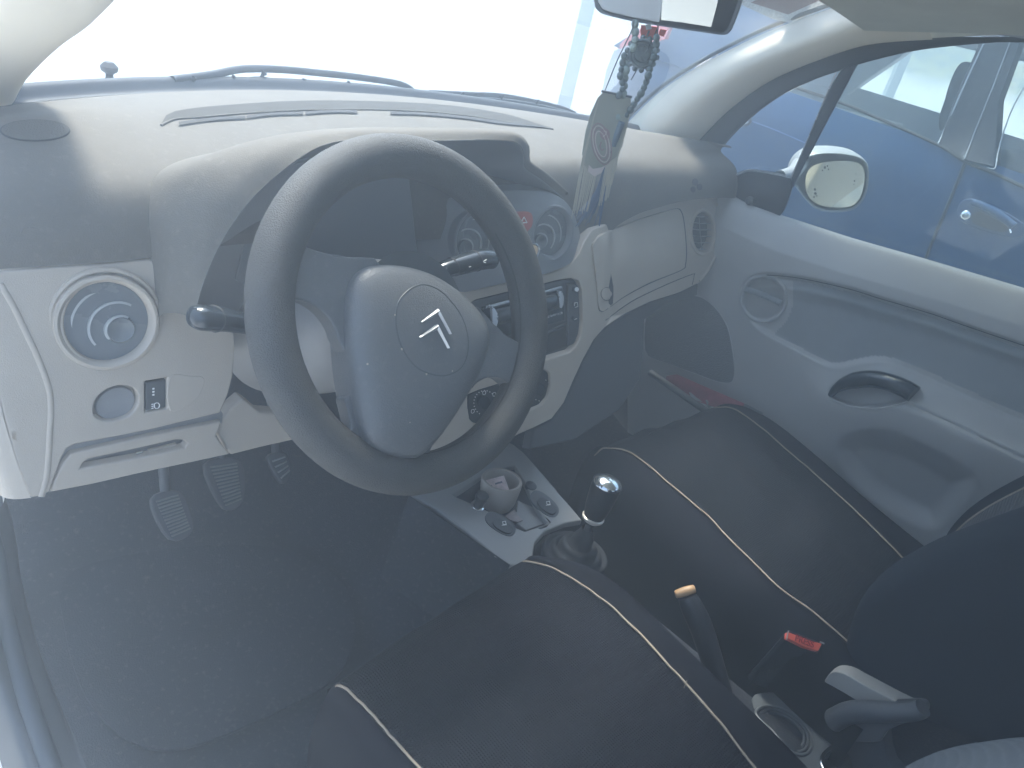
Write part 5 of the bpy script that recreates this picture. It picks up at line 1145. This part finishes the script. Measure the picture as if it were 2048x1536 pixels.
# ornate medallion between the strands
md = thing("metal_medallion", tuple(at_x(1282, 108, .10)), "dark ornate round medallion hanging among the beads just under the mirror", "pendant")
mc = at_x(1284, 108, .10); mnn = (CAM-mc).normalized(); mnn = (mnn+Vector((.1, 0, .15))).normalized()
M_MED = mat("medallion_dark_metal", (.11, .13, .13), .3, metal=.7, vary=.3, vscale=120)
lathe("medallion_disc", mc, mnn, [(.018, -.003), (.0205, -.001), (.0205, .002), (.0175, .003), (.0165, .001), (.012, .001), (.0105, .003), (.0005, .0035)], M_MED, md, seg=32)
u_, v_, n_ = frame(mnn)
for k in range(14):
    q = 2*pi*k/14; lathe("rim_lobe", mc+u_*cos(q)*.0215+v_*sin(q)*.0215, mnn, [(.0036, -.002), (.004, .001), (.002, .003), (.0003, .0034)], M_MED, md, seg=10)
for k in range(3):
    q = 2*pi*k/3+.4; tube("scroll_relief", [mc+u_*cos(q+a)*r+v_*sin(q+a)*r+mnn*.003 for a, r in ((0, .004), (.5, .009), (1.1, .0135), (1.8, .0145))], .0011, M_MED, md, seg=6, smooth_n=3)
tube("medallion_loop", [mc+v_*.022, at_x(1298, 62, .10)], .0012, M_MED, md, seg=6)
rd = thing("red_charm", tuple(at_x(1292, 70, .12)), "red and white tag hung right under the rear-view mirror among the beads", "charm")
rf = plane(at_x(1292, 70, .125), (-.5, -.8, .1))
for nm, pts, mm in (("charm_tag", [(1284, 50), (1318, 54), (1312, 72), (1300, 80), (1284, 76), (1282, 62)], M_RED), ("charm_patch", [(1292, 50), (1302, 48), (1304, 58), (1294, 60)], M_WHITE), ("charm_tag", [(1322, 58), (1334, 60), (1328, 74), (1318, 70)], M_RED)):
    patch(nm, pts, rf, mm, rd, step=10, back=(0, .002, 0), h=0.001 if mm is M_WHITE else 0, bevel=.0005)
# pennant with fringe
pn_ = thing("fringed_pennant", tuple(at_x(1205, 270, .07)), "cream pennant with mauve oval rings and long cream fringe hanging from the mirror", "pennant")
pf = plane(at_x(1208, 260, .070), (-.62, -.76, .12))
po = [(1208, 184), (1234, 187), (1262, 196), (1262, 214), (1257, 246), (1246, 285), (1232, 318), (1220, 328), (1211, 332), (1203, 346), (1189, 353), (1178, 345), (1168, 328), (1165, 308), (1172, 262), (1182, 228), (1196, 196)]
patch("pennant_cloth", po, pf, mat("pennant_cream_cloth", (.25, .25, .20), .8, vary=.08, grain=.2), pn_, step=9, back=(0, .0016, 0), bevel=.0006, relief=lambda x, y: .0015*sin(y*.05))
line_on("pennant_rod", [(1203, 182), (1264, 194)], pf, .0018, M_DARK, pn_, h=.001)
M_MAUVE = mat("pennant_mauve_print", (.27, .17, .16), .8); M_MAUVL = mat("pennant_pale_print", (.50, .42, .38), .8)
def oval(cx_, cy_, rx, ry, a=radians(12), n=26): return [(cx_+rx*cos(q)*cos(a)-ry*sin(q)*sin(a)*-1, cy_+rx*cos(q)*sin(a)*-1+ry*sin(q)*cos(a)) for q in np.linspace(0, 2*pi, n, endpoint=False)]
for k, (rx, ry, mm) in enumerate(((24, 42, M_MAUVE), (20, 37, M_MAUVL), (17, 32, M_MAUVE), (13, 26, M_MAUVL))):
    line_on("oval_ring", oval(1203-k*.3, 288, rx*.78, ry), pf, .0008, mm, pn_, h=.0012, n=2, closed=True)
patch("oval_emblem", oval(1210, 268, 10, 12), pf, M_MAUVE, pn_, step=8, back=(0, .0005, 0), h=.0018, bevel=0)
line_on("emblem_stroke", [(1208, 262), (1213, 264), (1210, 270), (1206, 274)], pf, .0008, M_MAUVL, pn_, h=.0022, n=3)
line_on("emblem_stroke", [(1203, 284), (1200, 292), (1203, 300), (1208, 298)], pf, .0010, M_MAUVE, pn_, h=.0016, n=3)
patch("pennant_hem", [(1178, 330), (1186, 338), (1204, 335), (1211, 331), (1203, 346), (1189, 353), (1176, 343)], pf, M_MAUVL, pn_, step=9, back=(0, .0005, 0), h=.0016, bevel=0)
line_on("pennant_cord", [(1209, 184), (1235, 120), (1262, 64), (1268, 40)], lambda x, y, h=0: at_x(x, y, .085), .0009, M_DARK, pn_)
g = []
def fr_(x0, y0, x1, y1):
    m1 = ((x0+x1)/2+random.uniform(-1, 1), (y0+y1)/2)
    g.append(tube("x", cr([pf(x0, y0, .0005), pf(*m1, .001), pf(x1+random.uniform(-1.5, 1.5), y1, .001)], 3), .00062, M_PIPE, seg=4, build=False))
for k in range(26): # left edge strands
    t = k/25; x0 = 1198-t*32; y0 = 198+t*112; fr_(x0, y0, x0-30+t*8, y0+110+t*14+random.uniform(-5, 5))
for k in range(16):
    t = k/15; x0 = 1167+t*26; y0 = 322+(26*sin(t*pi/2)); fr_(x0, y0, x0-18, 428+random.uniform(-6, 6)-t*8)
for k in range(22):
    t = k/21; x0 = 1212+t*22; y0 = 328-t*14; fr_(x0, y0, x0-14-2*t, 412-t*22+random.uniform(-8, 5))
for k in range(12):
    t = k/11; x0 = 1234+t*26; y0 = 316-t*90; fr_(x0, y0, x0-16, y0+64+random.uniform(-6, 6))
tag(mesh("pennant_fringe", *join_geo(g), mat("fringe_cream", (.36, .33, .26), .75), pn_), kind='stuff')
# ================================================================== blue car parked alongside, facing the other way
bc = thing("parked_car", (2.1, -.5, 0), "dark blue hatchback parked close beside the passenger door, its right side towards us", "car")
BX = 1.34
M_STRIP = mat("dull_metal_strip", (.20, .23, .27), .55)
def sidex(z, y=0): # body side bulge and tumblehome
    if z < 1.14: return BX+.035*((z-.75)/.4)**2
    return BX+.035+.03*min(1, (z-1.14)/.05)+.38*(z-1.16)*max(0, 1)
belt = lambda y: 1.172-.05*max(0, .4-y)*.9 if y < .4 else 1.172+.03*(y-.4)
ys = [1.34, 1.30, 1.22, 1.10, .9, .6, .3, 0, -.5, -1.0, -1.5, -2.0, -2.4, -2.55]
rowsL = []
for y in ys:
    e = max(0, (y-1.10)/.24); e = e*e; f = max(0, (-2.1-y)/.45); f = f*f
    zb = belt(y) if y > -1.3 else max(.75, belt(-1.3)-.33*(-1.3-y))
    r = []
    for z in np.linspace(.28, 1, 12): 
        zz = .28+(zb-.28)*((z-.28)/.72)
        x = sidex(zz)+.16*e+.35*f+ (0.02*math.exp(-((zz-.55)/.03)**2))
        r.append((x, y, zz))
    rowsL.append(r)
rowsR = [[(4.02-(x-BX+.0), y, z) if False else (2*2.14-x, y, z) for x, y, z in r] for r in rowsL]
loft("body_side", rowsL, M_BLUE, bc, nu=4, nv=30)
loft("body_side", rowsR, M_BLUE, bc, nu=4, nv=30)
# bonnet, tail and underside close the body
mesh("tail_panel", [tuple(p) for p in rowsL[0]]+[tuple(p) for p in rowsR[0]], [(i, i+1, 12+i+1, 12+i) for i in range(11)], M_BLUE, bc)
mesh("nose_panel", [tuple(p) for p in rowsL[-1]]+[tuple(p) for p in rowsR[-1]], [(i, i+1, 12+i+1, 12+i) for i in range(11)], M_BLUE, bc)
loft("bonnet", [[rowsL[i][-1], ((rowsL[i][-1][0]+2.14)/2, ys[i], rowsL[i][-1][2]+.04), (2.14, ys[i], rowsL[i][-1][2]+.05), ((rowsR[i][-1][0]+2.14)/2, ys[i], rowsL[i][-1][2]+.04), rowsR[i][-1]] for i in (10, 11, 12, 13)], M_BLUE, bc, nv=24)
mesh("interior_floor", [(1.42, 1.2, .42), (2.86, 1.2, .42), (2.86, -1.6, .42), (1.42, -1.6, .42)], [(0, 1, 2, 3)], M_CARPET, bc)
prism("parcel_shelf", [(1.42, .72, 1.10), (2.86, .72, 1.10), (2.86, 1.25, 1.08), (1.42, 1.25, 1.08)], (0, 0, -.03), M_DARK, bc, bevel=.01)
bs = implicit(lambda p: p.x-sidex(p.z), .8, 6)
# tail glass / rear quarter
zr = 1.47
def up_(y, z): return (sidex(z), y, z)
gh = M_BLUE
# roof and pillars; openings stay open for the panes
loft("roof_panel", [[(sidex(zr)+.02, y, zr-.02), (sidex(zr)+.12, y, zr+.02), (2.14, y, zr+.045), (2*2.14-sidex(zr)-.12, y, zr+.02), (2*2.14-sidex(zr)-.02, y, zr-.02)] for y in (.72, .3, -.3, -.9)], M_BLUE, bc, nv=24, thick=(0, 0, -.02))
def pillar(nm, pts, s, m, t=.05):
    Vv = [Vector((sidex(z), y, z)) for y, z in pts]
    if s < 0: Vv = [Vector((2*2.14-v.x, v.y, v.z)) for v in Vv]
    prism(nm, Vv, (t*s, 0, 0), m, bc, bevel=.006)
for s in (1, -1):
    pillar("rear_quarter_pillar", [(.60, 1.15), (1.25, 1.16), (1.20, 1.22), (.80, zr), (.60, zr), (.66, 1.40), (.70, 1.25)] if s > 0 else [(1.02, 1.15), (1.25, 1.16), (1.20, 1.22), (.80, zr), (.70, zr)], s, M_BLUE)
    pillar("windscreen_pillar", [(-1.35, 1.10), (-1.25, 1.12), (-.82, zr), (-.92, zr)], s, M_BLUE)
# centre pillar of the near side, traced where it stands
def bp3(x, y, h=0): return bs(x, y, h)
patch("centre_pillar", [(1876, 290), (1912, 190), (1950, 105), (1972, 40), (2060, 40), (2034, 100), (1998, 200), (1990, 335), (1932, 322), (1900, 300)], bp3, mat("pillar_trim_blue_black", (.008, .013, .024), .6, spec=.2, vary=.1), bc, step=30, back=(.05, 0, 0), h=.004, bevel=.003)
line_on("door_gap", [(2023, 84), (1990, 170), (1956, 255), (1931, 320), (1928, 330), (1900, 400), (1870, 470), (1850, 520), (1832, 570)], bs, .0042, M_SEAM, bc, h=.001, n=5)
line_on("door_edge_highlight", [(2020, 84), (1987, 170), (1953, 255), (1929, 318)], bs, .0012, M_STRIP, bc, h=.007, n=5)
line_on("window_edge_strip", [(1968, 86), (1940, 145), (1912, 208), (1890, 258), (1876, 288)], bs, .0022, M_STRIP, bc, h=.009, n=5)
line_on("window_edge_strip", [(2048, 175), (2026, 215), (2008, 262), (1996, 305), (1990, 336), (1974, 336)], bs, .0018, M_STRIP, bc, h=.009, n=5)
line_on("belt_moulding", [(1560, 165), (1683, 206), (1760, 238), (1876, 290), (1932, 324), (2000, 352), (2100, 400)], bs, .0045, M_SEAM, bc, h=.002, n=5)
line_on("shoulder_crease", [(1502, 242), (1560, 264), (1642, 300), (1680, 316)], bs, .0014, mat("crease_highlight_blue", (.08, .16, .36), .3), bc, h=.0005, n=5)  # lighter blue line painted for the highlight along the crease
mesh("side_window", [(sidex(belt(.6))+.012, .62, belt(.6)), (sidex(belt(.1))+.012, .10, belt(.1)), (sidex(zr)+.012, .12, zr), (sidex(zr)+.012, .64, zr)], [(0, 1, 2, 3)], G_CLEAR, bc, smooth=False)
mesh("side_window", [(sidex(belt(0))+.012, -.03, belt(0)), (sidex(belt(-1.2))+.012, -1.22, belt(-1.2)), (sidex(zr)+.012, -.8, zr), (sidex(zr)+.012, .06, zr)], [(0, 1, 2, 3)], G_CLEAR, bc, smooth=False)
mesh("rear_window", [(1.50, 1.27, 1.20), (2.78, 1.27, 1.20), (2.66, .82, zr), (1.62, .82, zr)], [(0, 1, 2, 3)], G_CLEAR, bc, smooth=False)
# seats with head restraints
for (x, y) in ((1.72, .02), (2.5, .02)):
    prism("seat_back", [(x-.2, y+.02, .75), (x+.2, y+.02, .75), (x+.18, y+.12, 1.14), (x-.18, y+.12, 1.14)], (0, .08, 0), M_BOLST, bc, bevel=.03, seg=3)
hr = at_x(1918, 170, 1.62)
patch("head_restraint", c2([(1888, 205), (1898, 170), (1912, 138), (1926, 124), (1946, 128), (1950, 160), (1930, 204), (1908, 230), (1882, 262), (1878, 235)], 4, True), plane(hr, (-1, -.3, .1)), M_BOLST, bc, step=20, back=(.12, .03, 0), bevel=.02, seg=3)
# handle with key cylinder
ho = c2([(1914, 428), (1918, 408), (1932, 398), (1955, 400), (1990, 414), (2030, 436), (2060, 460), (2040, 474), (2005, 472), (1960, 460), (1928, 446)], 4, True)
patch("handle_plate", ho, bs, M_BLUE, bc, step=14, back=(.01, 0, 0), h=.006, bevel=.005, seg=3)
patch("handle_recess", c2([(1944, 430), (1960, 424), (1990, 438), (2016, 456), (2004, 464), (1970, 456), (1946, 446)], 4, True), bs, M_SEAM, bc, step=14, back=(.002, 0, 0), h=.0125, bevel=0)
line_on("handle_grip", [(1945, 405), (1975, 416), (2005, 434), (2028, 452)], bs, .009, M_BLUE, bc, h=.018, n=5, seg=12)
lathe("key_cylinder", bs(1932, 430, .012), (-1, -.1, .1), [(.0105, 0), (.011, .004), (.009, .006), (.0004, .0062)], M_CHROME, bc, seg=24)
line_on("handle_glint", [(2020, 458), (2023, 466)], bs, .002, M_CHROME, bc, h=.016)
# fuel cap seen at the edge of the quarter glass, tail lamp, patch painted pale for sun glare on the tail
e = ellh((1489, 241), 12, 9)
line_on("fuel_cap_ring", e, bs, .004, M_BLACK, bc, h=.003, n=2, closed=True)
line_on("fuel_cap_ring", ellh((1489, 243), 6, 4), bs, .003, M_SILVER, bc, h=.004, n=2, closed=True)
ts = plane((1.366, 1.13, 1.2), (-1, .35, 0))
M_TAIL2 = mat("tail_lamp_red", (.62, .03, .03), .15, coat=1.0)
patch("tail_lamp", [(1232, 96), (1256, 72), (1278, 58), (1300, 50), (1340, 52), (1330, 78), (1300, 88), (1262, 86), (1240, 98)], ts, M_TAIL2, bc, step=14, back=(.02, 0, 0), h=.006, bevel=.003)
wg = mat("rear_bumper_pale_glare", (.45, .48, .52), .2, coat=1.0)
patch("tail_glare_patch", [(1228, 100), (1262, 88), (1252, 130), (1230, 180), (1214, 228), (1200, 262), (1190, 262), (1200, 200), (1212, 140)], ts, wg, bc, step=16, back=(.02, 0, 0), h=.004, bevel=.003)
for x in (-1,):
    pass
def wheelb(y, s):
    c = Vector((BX+.05 if s > 0 else 2*2.14-BX-.05, y, .30))
    wv_ = bpy.data.objects.new("wheel", None); COL.objects.link(wv_); wv_.parent = bc; wv_.location = c-wpos(bc)
    lathe("tyre", c, (-s, 0, 0), [(.19, -.18), (.28, -.17), (.30, -.13), (.30, -.03), (.28, .01), (.19, .02)], M_RUBBER, wv_, seg=40)
    lathe("rim", c, (-s, 0, 0), [(.19, -.02), (.18, .015), (.16, .0), (.05, .01), (.0005, .012)], M_SILVER, wv_, seg=40)
for y in (.78, -1.72):
    for s in (1, -1): wheelb(y, s)
# ================================================================== haze: volume added to stand in for lens glare
hz_ = [(-3.2, -4.0), (9.0, -4.0), (9.0, 8.0), (-3.2, 8.0)]
def hazebox(x0, x1, y0, y1, z0, z1):
    V = [(x, y, z) for z in (z0, z1) for y in (y0, y1) for x in (x0, x1)]
    o = mesh("haze", V, [(0, 2, 3, 1), (4, 5, 7, 6), (0, 1, 5, 4), (2, 6, 7, 3), (0, 4, 6, 2), (1, 3, 7, 5)], MATS["haze_lens_glare"], smooth=False)
    o["kind"] = "stuff"; o["label"] = "even pale haze added over the whole scene to stand in for lens glare"; return o
hm = bpy.data.materials.new("haze_lens_glare"); hm.use_nodes = True; MATS["haze_lens_glare"] = hm
t = hm.node_tree; t.nodes.clear(); o_ = t.nodes.new("ShaderNodeOutputMaterial"); pv = t.nodes.new("ShaderNodeVolumePrincipled")
pv.inputs["Color"].default_value = (0.76, 0.88, 1.0, 1); pv.inputs["Density"].default_value = HAZE_D; pv.inputs["Anisotropy"].default_value = HAZE_G
t.links.new(pv.outputs[0], o_.inputs["Volume"])
hazebox(-401, 401, -401, 401, -1.0, 2.6)
